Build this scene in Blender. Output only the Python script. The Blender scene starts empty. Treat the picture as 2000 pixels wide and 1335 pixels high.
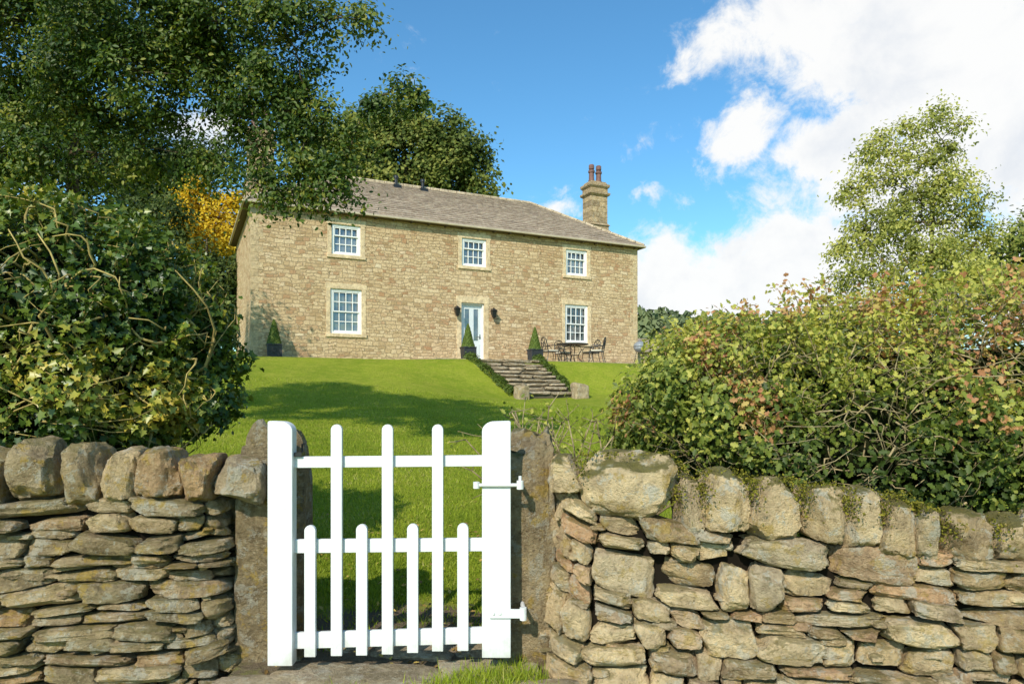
import bpy, math, random
import numpy as np
from mathutils import Vector, Matrix, noise
random.seed(7)
RG = np.random.default_rng(11)
scene = bpy.context.scene
COL = scene.collection
scene.view_settings.view_transform = 'Standard'
scene.view_settings.look = 'None'
scene.view_settings.exposure = 0.0
EYE = 1.40
F = 1333.3

def sight(bx, by, d):
    """world point from a measured bearing and its distance (metres)"""
    return ((bx-1000)/F*d, d, EYE+(775-by)/F*d)

# ------------------------------------------------------------------ materials
class NT:
    def __init__(s, name):
        m = bpy.data.materials.new(name); m.use_nodes = True
        s.m = m; s.t = m.node_tree; s.t.nodes.clear()
        s.out = s.n('ShaderNodeOutputMaterial')
    def n(s, typ, **kw):
        nd = s.t.nodes.new(typ)
        for k, v in kw.items(): setattr(nd, k, v)
        return nd
    def l(s, a, b): s.t.links.new(a, b)
    def set(s, sock, v):
        if hasattr(v, 'is_output'): s.l(v, sock)
        elif isinstance(v, (tuple, list)) and len(v) == 3 and sock.type == 'RGBA': sock.default_value = (*v, 1)
        else: sock.default_value = v
    def coord(s): return s.n('ShaderNodeTexCoord').outputs['Object']
    def noise(s, vec, scale, detail=4, rough=.55, dist=0):
        nd = s.n('ShaderNodeTexNoise'); s.set(nd.inputs['Vector'], vec)
        nd.inputs['Scale'].default_value = scale; nd.inputs['Detail'].default_value = detail
        nd.inputs['Roughness'].default_value = rough; nd.inputs['Distortion'].default_value = dist
        return nd
    def ramp(s, fac, stops, interp='LINEAR'):
        nd = s.n('ShaderNodeValToRGB'); cr = nd.color_ramp; cr.interpolation = interp
        while len(cr.elements) < len(stops): cr.elements.new(.5)
        for e, (p, c) in zip(cr.elements, stops):
            e.position = p; e.color = (*c, 1) if len(c) == 3 else c
        s.set(nd.inputs['Fac'], fac); return nd.outputs['Color']
    def math(s, op, a, b=0.0, c=0.0, clamp=False):
        nd = s.n('ShaderNodeMath', operation=op); nd.use_clamp = clamp
        s.set(nd.inputs[0], a); s.set(nd.inputs[1], b); s.set(nd.inputs[2], c); return nd.outputs[0]
    def vmath(s, op, a, b=(0, 0, 0)):
        nd = s.n('ShaderNodeVectorMath', operation=op)
        s.set(nd.inputs[0], a)
        if op == 'SCALE': s.set(nd.inputs['Scale'], b)
        else: s.set(nd.inputs[1], b)
        return nd
    def mix(s, fac, a, b, mode='MIX'):
        nd = s.n('ShaderNodeMix', data_type='RGBA', blend_type=mode)
        s.set(nd.inputs[0], fac); s.set(nd.inputs[6], a); s.set(nd.inputs[7], b); return nd.outputs[2]
    def step(s, v, a, b):
        nd = s.n('ShaderNodeMapRange', interpolation_type='SMOOTHSTEP'); s.set(nd.inputs['Value'], v)
        nd.inputs['From Min'].default_value = a; nd.inputs['From Max'].default_value = b; return nd.outputs[0]
    def bump(s, h, strength=.5, dist=.02, nrm=None):
        nd = s.n('ShaderNodeBump'); s.set(nd.inputs['Height'], h)
        nd.inputs['Strength'].default_value = strength; nd.inputs['Distance'].default_value = dist
        if nrm is not None: s.l(nrm, nd.inputs['Normal'])
        return nd.outputs[0]
    def bsdf(s, color, rough=.8, normal=None, spec=.3, metal=0, link=True):
        nd = s.n('ShaderNodeBsdfPrincipled'); s.set(nd.inputs['Base Color'], color)
        s.set(nd.inputs['Roughness'], rough); nd.inputs['Specular IOR Level'].default_value = spec
        nd.inputs['Metallic'].default_value = metal
        if normal is not None: s.l(normal, nd.inputs['Normal'])
        if link: s.l(nd.outputs[0], s.out.inputs[0])
        return nd
    def attr(s, name='tint'):
        return s.n('ShaderNodeAttribute', attribute_name=name).outputs['Fac']

def mat_plain(name, c, rough=.6, spec=.4, metal=0, var=.15, sc=8, bump=.15):
    m = NT(name); co = m.coord()
    nz = m.noise(co, sc, 5, .6).outputs['Fac']
    col = m.mix(m.step(nz, .3, .7), tuple(x*(1-var) for x in c), tuple(min(1, x*(1+var)) for x in c))
    m.bsdf(col, rough, m.bump(m.noise(co, sc*8, 3).outputs['Fac'], bump, .004), spec, metal)
    return m.m

def mat_gate():
    m = NT('white_gate_paint'); co = m.coord()
    sx = m.n('ShaderNodeSeparateXYZ'); m.l(co, sx.inputs[0])
    st = m.vmath('MULTIPLY', co, (1, 1, .12)).outputs[0]
    grain = m.noise(st, 90, 4, .6).outputs['Fac']; blot = m.noise(co, 9, 6, .7).outputs['Fac']
    col = m.mix(m.step(grain, .3, .7), (.64,.64,.625), (.70,.70,.69))
    low = m.step(m.math('ADD', sx.outputs[2], m.math('MULTIPLY', m.math('SUBTRACT', blot, .5), .5)), .24, .0)
    col = m.mix(m.math('MULTIPLY', low, .55), col, (.36,.34,.25))
    col = m.mix(m.math('MULTIPLY', m.step(blot, .58, .72), .28), col, (.45,.45,.36))
    m.bsdf(col, .45, m.bump(m.math('ADD', grain, m.math('MULTIPLY', blot, .5)), .3, .005), .35)
    return m.m

def mat_stone(name, stops, lichen=.5, moss=.5, dark=.5, bs=1.0, yellow=.5, mth=(.7,1.05)):
    m = NT(name); co = m.coord(); t = m.attr()
    col = m.ramp(t, stops)
    n1 = m.noise(co, 7, 6, .65).outputs['Fac']
    n2 = m.noise(co, 38, 6, .7).outputs['Fac']
    n0 = m.noise(m.vmath('ADD', co, (8, 1, 4)).outputs[0], 3.6, 8, .72).outputs['Fac']
    col = m.mix(m.step(n1, .3, .7), m.mix(1, col, (.68, .63, .57), 'MULTIPLY'), m.mix(1, col, (1.24, 1.18, 1.06), 'MULTIPLY'))
    col = m.mix(m.math('MULTIPLY', m.step(n0, .52, .66), .58*dark), col, m.mix(1, col, (.38, .34, .29), 'MULTIPLY'))
    col = m.mix(m.math('MULTIPLY', m.step(n2, .51, .70), .58*dark), col, (.07, .054, .034))
    col = m.mix(m.math('MULTIPLY', m.step(n2, .5, .32), .45), col, (.64, .53, .35))
    l1 = m.noise(m.vmath('ADD', co, (5, 3, 1)).outputs[0], 10, 8, .75, .3).outputs['Fac']
    col = m.mix(m.math('MULTIPLY', m.step(l1, .53, .58), lichen), col, (.57, .55, .45))
    l2 = m.noise(m.vmath('ADD', co, (15, 9, 7)).outputs[0], 10, 8, .7, .2).outputs['Fac']
    col = m.mix(m.math('MULTIPLY', m.step(l2, .55, .63), yellow), col, (.47, .31, .06))
    geo = m.n('ShaderNodeNewGeometry'); sx = m.n('ShaderNodeSeparateXYZ'); m.l(geo.outputs['Normal'], sx.inputs[0])
    up = m.math('ADD', sx.outputs[2], m.math('MULTIPLY', m.math('SUBTRACT', m.noise(co, 6, 6, .7).outputs['Fac'], .5), 3.2))
    col = m.mix(m.math('MULTIPLY', m.step(up, *mth), moss), col, m.mix(n2, (.04, .04, .008), (.21, .19, .03)))
    h = m.math('ADD', m.math('MULTIPLY', m.noise(co, 16, 8, .76).outputs['Fac'], 1.1), m.math('MULTIPLY', m.noise(co, 90, 4, .7).outputs['Fac'], .45))
    m.bsdf(col, .92, m.bump(h, 1.0*bs, .045), .2)
    return m.m

def mat_leaf(name, stops, rough=.5, spec=.35, trans=.35, var=.3):
    m = NT(name); t = m.attr(); co = m.coord()
    col = m.ramp(t, stops)
    nz = m.noise(co, 25, 2).outputs['Fac']
    col = m.mix(m.math('MULTIPLY', m.step(nz, .35, .7), var), col, m.mix(1, col, (.5, .55, .4), 'MULTIPLY'))
    b = m.bsdf(col, rough, None, spec, link=False)
    tr = m.n('ShaderNodeBsdfTranslucent'); m.l(m.mix(1, col, (1.3, 1.25, .6), 'MULTIPLY'), tr.inputs[0])
    mx = m.n('ShaderNodeMixShader'); mx.inputs[0].default_value = trans
    m.l(b.outputs[0], mx.inputs[1]); m.l(tr.outputs[0], mx.inputs[2]); m.l(mx.outputs[0], m.out.inputs[0])
    return m.m

def mat_masonry(name, axis):
    m = NT(name); co = m.coord()
    sx = m.n('ShaderNodeSeparateXYZ'); m.l(co, sx.inputs[0])
    cb = m.n('ShaderNodeCombineXYZ'); m.l(sx.outputs[axis], cb.inputs[0]); m.l(sx.outputs[2], cb.inputs[1])
    v = cb.outputs[0]
    wz = m.noise(v, 1.6, 3); w = m.vmath('SCALE', m.vmath('SUBTRACT', wz.outputs['Color'], (.5, .5, .5)).outputs[0], .24).outputs[0]
    wz2 = m.noise(v, 9, 3); w2 = m.vmath('SCALE', m.vmath('SUBTRACT', wz2.outputs['Color'], (.5, .5, .5)).outputs[0], .075).outputs[0]
    vv = m.vmath('ADD', m.vmath('ADD', v, w).outputs[0], w2).outputs[0]
    def brick(bw, rh, off, sq):
        b = m.n('ShaderNodeTexBrick'); m.l(vv, b.inputs['Vector'])
        b.offset = off; b.squash = sq; b.squash_frequency = 3
        b.inputs['Color1'].default_value = (0, 0, 0, 1); b.inputs['Color2'].default_value = (1, 1, 1, 1)
        b.inputs['Mortar'].default_value = (.5, .5, .5, 1); b.inputs['Scale'].default_value = 1
        b.inputs['Mortar Size'].default_value = .011; b.inputs['Mortar Smooth'].default_value = .5
        b.inputs['Brick Width'].default_value = bw; b.inputs['Row Height'].default_value = rh
        return b
    b1 = brick(.24, .11, .43, .75); b2 = brick(.22, .145, .37, 1.6)
    msk = m.step(m.noise(v, 1.1, 3).outputs['Fac'], .49, .51)
    val = m.mix(msk, b1.outputs['Color'], b2.outputs['Color'])
    fac = m.mix(msk, b1.outputs['Fac'], b2.outputs['Fac'])
    stops = [(0, (.41, .28, .15)), (.15, (.59, .43, .25)), (.35, (.67, .505, .305)), (.5, (.54, .385, .215)), (.65, (.71, .55, .345)), (.8, (.59, .43, .255)), (.93, (.46, .27, .145)), (1, (.76, .62, .415))]
    col = m.ramp(val, stops)
    fine = m.noise(v, 15, 5, .7).outputs['Fac']
    col = m.mix(m.step(fine, .35, .7), m.mix(1, col, (.80, .77, .73), 'MULTIPLY'), m.mix(1, col, (1.08, 1.07, 1.05), 'MULTIPLY'))
    col = m.mix(m.math('MULTIPLY', fac, .65), col, (.41, .31, .19))
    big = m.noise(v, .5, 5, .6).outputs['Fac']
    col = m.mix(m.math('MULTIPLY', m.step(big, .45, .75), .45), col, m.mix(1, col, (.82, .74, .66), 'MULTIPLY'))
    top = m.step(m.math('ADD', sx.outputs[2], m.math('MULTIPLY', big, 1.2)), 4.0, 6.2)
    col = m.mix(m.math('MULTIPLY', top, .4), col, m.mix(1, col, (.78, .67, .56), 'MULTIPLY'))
    h = m.math('ADD', m.math('MULTIPLY', m.math('SUBTRACT', 1, fac), 1.2), m.math('MULTIPLY', fine, .7))
    h = m.math('ADD', h, m.math('MULTIPLY', val, .55))
    m.bsdf(col, .93, m.bump(h, .95, .035), .15)
    return m.m

# ------------------------------------------------------------------ mesh helpers
class MB:
    def __init__(s): s.v = []; s.f = []; s.t = []
    def add(s, vs, fs, tint=.5):
        o = len(s.v); s.v.extend([tuple(map(float, p)) for p in vs]); s.f.extend([tuple(i+o for i in f) for f in fs])
        s.t.extend([tint]*len(vs))
    def box(s, x0, x1, y0, y1, z0, z1, tint=.5):
        s.add([(x0,y0,z0),(x1,y0,z0),(x1,y1,z0),(x0,y1,z0),(x0,y0,z1),(x1,y0,z1),(x1,y1,z1),(x0,y1,z1)],
              [(0,3,2,1),(4,5,6,7),(0,1,5,4),(1,2,6,5),(2,3,7,6),(3,0,4,7)], tint)
    def frustum(s, cx, cy, z0, z1, a0, b0, a1, b1, tint=.5):
        s.add([(cx-a0,cy-b0,z0),(cx+a0,cy-b0,z0),(cx+a0,cy+b0,z0),(cx-a0,cy+b0,z0),
               (cx-a1,cy-b1,z1),(cx+a1,cy-b1,z1),(cx+a1,cy+b1,z1),(cx-a1,cy+b1,z1)],
              [(0,3,2,1),(4,5,6,7),(0,1,5,4),(1,2,6,5),(2,3,7,6),(3,0,4,7)], tint)
    def prism(s, outline, y0, y1, tint=.5):
        n = len(outline)
        vs = [(x, y0, z) for x, z in outline]+[(x, y1, z) for x, z in outline]
        fs = [tuple(range(n)), tuple(range(2*n-1, n-1, -1))]
        for i in range(n):
            j = (i+1) % n; fs.append((j, i, i+n, j+n))
        s.add(vs, fs, tint)
    def tube(s, pts, rads, n=8, tint=.5):
        P = [Vector(p) for p in pts]
        if not hasattr(rads, '__len__'): rads = [rads]*len(P)
        vs = []; fs = []
        up = Vector((.13, .31, .94))
        for i, p in enumerate(P):
            d = (P[min(i+1, len(P)-1)]-P[max(i-1, 0)])
            if d.length < 1e-9: d = Vector((0, 0, 1))
            d.normalize()
            a = d.cross(up)
            if a.length < .05: a = d.cross(Vector((1, 0, 0)))
            a.normalize(); b = d.cross(a)
            for k in range(n):
                th = 2*math.pi*k/n
                vs.append(p+(a*math.cos(th)+b*math.sin(th))*rads[i])
        for i in range(len(P)-1):
            for k in range(n):
                k2 = (k+1) % n
                fs.append((i*n+k, i*n+k2, (i+1)*n+k2, (i+1)*n+k))
        fs.append(tuple(range(n-1, -1, -1))); fs.append(tuple((len(P)-1)*n+k for k in range(n)))
        s.add(vs, fs, tint)
    def lathe(s, cx, cy, prof, n=20, tint=.5):
        vs = []; fs = []
        for r, z in prof:
            for k in range(n):
                th = 2*math.pi*k/n; vs.append((cx+r*math.cos(th), cy+r*math.sin(th), z))
        for i in range(len(prof)-1):
            for k in range(n):
                k2 = (k+1) % n; fs.append((i*n+k, i*n+k2, (i+1)*n+k2, (i+1)*n+k))
        fs.append(tuple(range(n-1, -1, -1))); fs.append(tuple((len(prof)-1)*n+k for k in range(n)))
        s.add(vs, fs, tint)
    def obj(s, name, mat, parent=None, smooth=False, bevel=0, sharp=None):
        me = bpy.data.meshes.new(name); me.from_pydata(s.v, [], s.f); me.update()
        a = me.attributes.new('tint', 'FLOAT', 'POINT'); a.data.foreach_set('value', np.array(s.t, dtype=np.float32))
        if smooth: me.polygons.foreach_set('use_smooth', [True]*len(me.polygons))
        if sharp: 
            try: me.set_sharp_from_angle(angle=math.radians(sharp))
            except Exception: pass
        me.materials.append(mat)
        return link(name, me, parent, bevel)

def link(name, me, parent=None, bevel=0):
    o = bpy.data.objects.new(name, me); COL.objects.link(o)
    if parent: o.parent = parent
    if bevel:
        b = o.modifiers.new('bevel', 'BEVEL'); b.width = bevel; b.segments = 2; b.limit_method = 'ANGLE'
    return o

def meta(o, label=None, category=None, group=None, kind=None):
    if label: o['label'] = label
    if category: o['category'] = category
    if group: o['group'] = group
    if kind: o['kind'] = kind
    return o

def thing(name, loc, label, category, group=None, rz=0):
    e = bpy.data.objects.new(name, None); COL.objects.link(e)
    e.location = loc; e.rotation_euler = (0, 0, rz); e.empty_display_size = .3
    return meta(e, label, category, group)

def scatter(name, pos, R, sc, tint, tv, tf, mat, parent=None, smooth=False):
    tv = np.array(tv, dtype=np.float64); N = len(pos); K = len(tv)
    V = np.einsum('nij,kj->nki', R, tv)*sc[:, None, None]+pos[:, None, :]
    V = V.reshape(-1, 3).astype(np.float32)
    sizes = np.array([len(f) for f in tf]); flat = np.concatenate([np.array(f) for f in tf])
    L = len(flat)
    loops = (flat[None, :]+(np.arange(N)*K)[:, None]).ravel().astype(np.int32)
    st = np.concatenate([[0], np.cumsum(sizes)[:-1]])
    starts = (st[None, :]+(np.arange(N)*L)[:, None]).ravel().astype(np.int32)
    me = bpy.data.meshes.new(name)
    me.vertices.add(N*K); me.vertices.foreach_set('co', V.ravel())
    me.loops.add(N*L); me.loops.foreach_set('vertex_index', loops)
    me.polygons.add(N*len(tf)); me.polygons.foreach_set('loop_start', starts)
    me.update(calc_edges=True)
    a = me.attributes.new('tint', 'FLOAT', 'POINT'); a.data.foreach_set('value', np.repeat(tint, K).astype(np.float32))
    me.materials.append(mat)
    return link(name, me, parent)

def frames(N, nrm):
    n = nrm/np.maximum(np.linalg.norm(nrm, axis=1, keepdims=True), 1e-6)
    r = RG.normal(size=(N, 3)); r[:, 2] -= .5
    t = r-n*(r*n).sum(1, keepdims=True); t /= np.maximum(np.linalg.norm(t, axis=1, keepdims=True), 1e-6)
    b = np.cross(n, t)
    return np.stack([t, b, n], axis=2)

LEAF = ([(0,0,0),(.35,.26,.07),(.75,.2,.05),(1,0,-.08),(.75,-.2,.05),(.35,-.26,.07)], [(0,3,2,1),(0,5,4,3)])
QUAD = ([(0,0,0),(.5,.34,.06),(1,0,0),(.5,-.34,-.06)], [(0,1,2,3)])
IVY = ([(0,0,0),(-.12,.38,.03),(.2,.30,.06),(.35,.52,.02),(.5,.24,.06),(1,0,-.08),(.5,-.24,.06),(.35,-.52,.02),(.2,-.30,.06),(-.12,-.38,.03)],
       [(0,5,4,3,2,1),(0,9,8,7,6,5)])
LOBED = ([(0,0,0),(.15,.25,.04),(.32,.18,.03),(.5,.40,.05),(.62,.2,.03),(.8,.22,.02),(1,0,-.05),(.8,-.22,.02),(.62,-.2,.03),(.5,-.40,.05),(.32,-.18,.03),(.15,-.25,.04)],
         [(0,6,5,4,3,2,1),(0,11,10,9,8,7,6)])

# ------------------------------------------------------------------ palette
M_white = mat_gate()
M_hinge = mat_plain('white_hinge_paint', (.66,.66,.64), .4, .4, 0, .08, 20, .2)
M_whitewin = mat_plain('white_window_paint', (.78,.77,.73), .4, .4, 0, .03, 5, .05)
M_door = mat_plain('pale_grey_door_paint', (.62,.66,.66), .4, .4, 0, .03, 5, .05)
M_iron = mat_plain('black_iron', (.012,.012,.013), .4, .5, 0, .2, 20, .2)
M_planter = mat_plain('slate_planter', (.03,.032,.036), .5, .4, 0, .2, 12, .2)
M_cush = mat_plain('cream_canvas', (.62,.56,.44), .9, .1, 0, .08, 10, .1)
M_ash = mat_stone('dressed_sandstone', [(0,(.58,.46,.30)),(.5,(.68,.55,.37)),(1,(.54,.42,.27))], .10, .05, .3, .4, .1)
M_block = mat_stone('weathered_block_stone', [(0,(.40,.32,.21)),(1,(.46,.37,.25))], .3, .4, .8, .8, .2)
M_front = mat_masonry('sandstone_masonry', 0)
M_side = mat_masonry('sandstone_masonry_side', 1)
M_slate = mat_stone('stone_slates', [(0,(.26,.20,.16)),(.3,(.37,.295,.24)),(.6,(.31,.24,.195)),(.8,(.42,.345,.28)),(1,(.235,.18,.15))], .22, .10, .5, .6, .12)
M_gut = mat_plain('stone_coloured_gutter', (.46,.38,.26), .5, .4, 0, .1, 4, .1)
M_soffit = mat_plain('eaves_board', (.12,.09,.06), .8, .2)
M_pot = mat_plain('weathered_clay_pot', (.16,.085,.07), .7, .3, 0, .25, 6, .2)
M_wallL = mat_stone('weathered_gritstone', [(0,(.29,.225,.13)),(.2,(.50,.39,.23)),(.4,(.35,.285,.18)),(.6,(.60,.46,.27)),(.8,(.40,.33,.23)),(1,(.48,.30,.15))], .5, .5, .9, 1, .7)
M_wallR = mat_stone('sun_toned_gritstone', [(0,(.44,.32,.185)),(.2,(.72,.55,.33)),(.4,(.55,.43,.28)),(.6,(.82,.65,.41)),(.75,(.58,.48,.34)),(.9,(.64,.40,.23)),(1,(.48,.38,.26))], .55, .55, .85, 1, .55)  # brighter gritstone palette, the right wall's sunlit look put into its colour
M_cope = mat_stone('mossy_coping_gritstone', [(0,(.50,.38,.23)),(.3,(.68,.53,.33)),(.7,(.74,.59,.37)),(1,(.54,.44,.30))], .65, .85, .85, 1, .65, (.45,.9))
M_gap = mat_plain('wall_gap_shade', (.014,.011,.008), 1, 0)  # near-black colour paints the shade seen in gaps between wall stones
M_post = mat_stone('mossy_gatepost_stone', [(0,(.28,.225,.135)),(1,(.46,.36,.22))], .45, .7, 1, 1.2, .7, (.5,1.0))
M_step = mat_stone('worn_step_stone', [(0,(.32,.26,.19)),(1,(.46,.38,.28))], .3, .2, .8, .7, .1)
M_riser = mat_plain('shade_painted_riser', (.11,.09,.06), .95, .1)  # dark colour puts the shade under the overhanging treads into the risers
M_bark = mat_stone('tree_bark', [(0,(.08,.06,.036)),(1,(.14,.105,.065))], .05, .3, .7, 1, .15)
M_twig = mat_plain('hedge_twig', (.26,.205,.11), .9, .1, 0, .45, 12, .4)
M_twigdark = mat_plain('ivy_stem', (.34,.26,.09), .9, .1, 0, .4, 12, .4)
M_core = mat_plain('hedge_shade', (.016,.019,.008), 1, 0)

def mat_glass():
    m = NT('window_glass'); co = m.coord()
    nz = m.noise(co, 1.3, 2).outputs['Fac']
    d = m.bsdf(m.mix(m.step(nz, .35, .65), (.02,.024,.028), (.15,.15,.15)), .25, None, .5, link=False)
    g = m.n('ShaderNodeBsdfGlossy'); g.inputs['Color'].default_value = (.95, .95, .95, 1); g.inputs['Roughness'].default_value = .03
    m.l(m.bump(m.noise(co, 2.5, 1).outputs['Fac'], .3, .06), g.inputs['Normal'])
    mx = m.n('ShaderNodeMixShader'); mx.inputs[0].default_value = .16
    m.l(d.outputs[0], mx.inputs[1]); m.l(g.outputs[0], mx.inputs[2]); m.l(mx.outputs[0], m.out.inputs[0])
    return m.m
M_glass = mat_glass()

ML_tree = mat_leaf('birch_leaf', [(0,(.024,.050,.008)),(.4,(.06,.108,.015)),(.75,(.13,.18,.026)),(1,(.30,.29,.05))], .5, .3, .38)
ML_oak = mat_leaf('oak_leaf', [(0,(.05,.075,.014)),(.5,(.14,.175,.034)),(1,(.29,.28,.06))], .6, .2, .3)
ML_wood = mat_leaf('woodland_leaf', [(0,(.020,.036,.008)),(.5,(.055,.085,.017)),(1,(.12,.145,.03))], .6, .2, .3)
ML_gold = mat_leaf('golden_leaf', [(0,(.34,.22,.012)),(.5,(.66,.45,.025)),(1,(.80,.60,.05))], .6, .2, .4)
ML_pale = mat_leaf('yellowing_leaf', [(0,(.15,.175,.04)),(.5,(.36,.37,.085)),(1,(.60,.56,.16))], .6, .2, .42)
ML_ivy = mat_leaf('ivy_leaf', [(0,(.022,.046,.007)),(.35,(.062,.112,.014)),(.65,(.13,.18,.022)),(.85,(.30,.30,.04)),(1,(.50,.39,.06))], .38, .4, .25)
ML_hedge = mat_leaf('hawthorn_leaf', [(0,(.05,.08,.014)),(.3,(.13,.175,.028)),(.55,(.28,.31,.052)),(.8,(.56,.52,.11)),(.88,(.54,.30,.13)),(1,(.48,.20,.10))], .5, .3, .4)
ML_box = mat_leaf('box_leaf', [(0,(.04,.075,.012)),(1,(.16,.22,.035))], .5, .3, .2)
ML_grass = mat_leaf('grass_blade', [(0,(.13,.19,.014)),(.6,(.28,.36,.028)),(.9,(.42,.45,.05)),(1,(.48,.44,.15))], .6, .2, .38, 0)
ML_moss = mat_leaf('wall_moss', [(0,(.05,.055,.01)),(1,(.25,.22,.03))], .9, .05, .1, 0)
ML_dead = mat_leaf('fallen_leaf', [(0,(.18,.10,.04)),(.5,(.42,.28,.07)),(1,(.60,.48,.12))], .7, .2, .2, 0)

# ------------------------------------------------------------------ ground
HX, HY = -8.68, 22.7
HA = math.atan2(.434, .901)
def smooth01(x): x = np.clip(x, 0, 1); return x*x*(3-2*x)
def gh(x, y):
    x = np.asarray(x, float); y = np.asarray(y, float)
    s = (x-HX)*.434-(y-HY)*.901; t = (x-HX)*.901+(y-HY)*.434
    a = np.interp(s, [-500,-60,-12,2.6,3.0,5.4,6.0,9,14,19.6,21,40], [22,7,2.7,2.7,2.6,1.48,1.36,1.12,.62,.08,0,-.1])
    b = np.interp(s, [-500,-60,-12,1.2,2.2,5,9,14,19.6,21,40], [22,7,2.7,2.7,2.6,1.95,1.25,.64,.08,0,-.1])
    w = smooth01((t-2.5)/4.5)
    z = a*w+b*(1-w)
    near = smooth01((y-5)/4)*smooth01((s-1)/4)
    z = z+near*(.05*np.sin(x*.7+1)*np.sin(y*.5)+.02*np.sin(x*1.9)*np.sin(y*1.3+2))
    return z-.3*smooth01((np.abs(x+.6)-.8)/.3)*smooth01((3.9-y)/.5)
def build_ground():
    xs = np.unique(np.concatenate([np.linspace(-700,-40,24), np.arange(-40,-12,1.5), np.arange(-12,14,.2), np.arange(14,40,1.5), np.linspace(40,700,24)]))
    ys = np.unique(np.concatenate([np.linspace(-60,0,12), np.arange(0,34,.2), np.arange(34,60,1.5), np.linspace(60,900,30)]))
    X, Y = np.meshgrid(xs, ys); Z = gh(X, Y)
    V = np.stack([X, Y, Z], -1).reshape(-1, 3); nx = len(xs); ny = len(ys)
    i = np.arange(ny-1)[:, None]*nx+np.arange(nx-1)[None, :]
    Fc = np.stack([i, i+1, i+nx+1, i+nx], -1).reshape(-1, 4)
    me = bpy.data.meshes.new('ground'); me.from_pydata(V.tolist(), [], Fc.tolist()); me.update()
    me.polygons.foreach_set('use_smooth', [True]*len(me.polygons))
    m = NT('lawn_turf'); co = m.coord()
    n1 = m.noise(co, .45, 4, .6).outputs['Fac']; n2 = m.noise(co, 3, 6, .72).outputs['Fac']; n3 = m.noise(co, 45, 4, .8).outputs['Fac']
    n4 = m.noise(co, 14, 5, .75).outputs['Fac']
    col = m.mix(m.step(n1, .35, .65), (.27,.345,.024), (.38,.43,.036))
    col = m.mix(m.math('MULTIPLY', m.step(n2, .4, .7), .6), col, (.52,.48,.075))
    col = m.mix(m.math('MULTIPLY', m.step(n4, .55, .38), .45), col, (.19,.26,.018))
    col = m.mix(m.math('MULTIPLY', m.step(n3, .6, .3), .45), col, (.13,.18,.016))
    e = m.vmath('MULTIPLY', m.vmath('SUBTRACT', co, (-.5, 3.75, 0)).outputs[0], (.72, 1.1, 0)).outputs[0]
    ln = m.n('ShaderNodeVectorMath', operation='LENGTH'); m.l(e, ln.inputs[0])
    ed = m.math('ADD', ln.outputs['Value'], m.math('MULTIPLY', m.math('SUBTRACT', n2, .5), 1.0))
    earth = m.mix(m.noise(co, 28, 6, .8).outputs['Fac'], (.09,.065,.04), (.32,.25,.16))
    col = m.mix(m.step(ed, .92, .62), col, earth)
    h = m.math('ADD', m.math('ADD', n3, m.math('MULTIPLY', n4, 1.5)), m.math('MULTIPLY', m.noise(co, 160, 2).outputs['Fac'], .6))
    m.bsdf(col, .95, m.bump(h, .9, .045), .1)
    me.materials.append(m.m)
    o = link('ground', me); meta(o, 'mown green lawn rising from the gateway to the house', kind='structure')
build_ground()

def build_grass():
    N = 180000
    y = np.exp(RG.uniform(math.log(3.95), math.log(18), N))
    x = RG.uniform(-.62, .28, N)*y*1.0
    keep = ~((np.hypot((x+.5)*.72, (y-3.75)*1.1) < .74+.12*np.sin(x*9)) & (RG.random(N) < .88))
    x = x[keep]; y = y[keep]; N = len(x)
    pos = np.stack([x, y, gh(x, y)-.003], 1)
    up = np.stack([RG.normal(0, .45, N), RG.normal(0, .45, N), np.ones(N)], 1); up /= np.linalg.norm(up, axis=1, keepdims=True)
    side = np.cross(up, RG.normal(size=(N, 3))); side /= np.linalg.norm(side, axis=1, keepdims=True)
    R = np.stack([side, np.cross(up, side), up], 2)
    sc = RG.uniform(.018, .042, N)*(1+y*.03)
    wide = [(-.11,0,0),(.11,0,0),(.03,.15,1)]
    tint = np.clip(RG.normal(.5, .22, N)+.25*np.sin(x*2.1+np.sin(y*1.3)*2)*np.sin(y*1.7), 0, 1)
    o = scatter('grass', pos, R, sc, tint, wide, [(0,1,2)], ML_grass)
    meta(o, 'short mown grass blades on the lawn', kind='stuff')
    P = []
    for cx, cy, r, n in [(-.12,3.3,.16,900),(.05,3.32,.1,500),(-.3,3.22,.14,500),(-.75,3.12,.12,160),(-.02,3.1,.2,800),(-.2,3.9,.12,200),(-1.0,3.75,.1,200),(.02,3.45,.05,150),(-.6,4.1,.1,120)]:
        a = RG.normal(0, r*.5, (n, 2)); P.append(np.stack([cx+a[:, 0], cy+a[:, 1]*.6, np.zeros(n)-.01], 1))
    P = np.concatenate(P); N = len(P)
    up = np.stack([RG.normal(0, .5, N), RG.normal(0, .5, N), np.ones(N)], 1); up /= np.linalg.norm(up, axis=1, keepdims=True)
    side = np.cross(up, RG.normal(size=(N, 3))); side /= np.linalg.norm(side, axis=1, keepdims=True)
    R = np.stack([side, np.cross(up, side), up], 2)
    bl = [(-.025,0,0),(.025,0,0),(.02,.06,.5),(-.02,.06,.5),(.0,.3,1)]
    o = scatter('grass_tufts', P, R, RG.uniform(.05, .13, N), np.clip(RG.normal(.6, .22, N), 0, 1), bl, [(0,1,2,3),(3,2,4)], ML_grass)
    meta(o, 'long grass tufts growing around the gateway stones', kind='stuff')
    N = 520; x = RG.uniform(-1.3,.3,N); y = RG.uniform(3.1,6.5,N); x = x*(y/3.6)
    P = np.stack([x,y,gh(x,y)+.012+.02*(y>4.1)],1)
    o = scatter('fallen_leaves', P, frames(N, RG.normal(0,.35,(N,3))+np.array([0,0,1])), RG.uniform(.02,.042,N), RG.random(N), *LOBED, ML_dead)
    meta(o, 'scattered yellow and brown fallen leaves on the path and lawn', kind='stuff')
build_grass()

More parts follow.
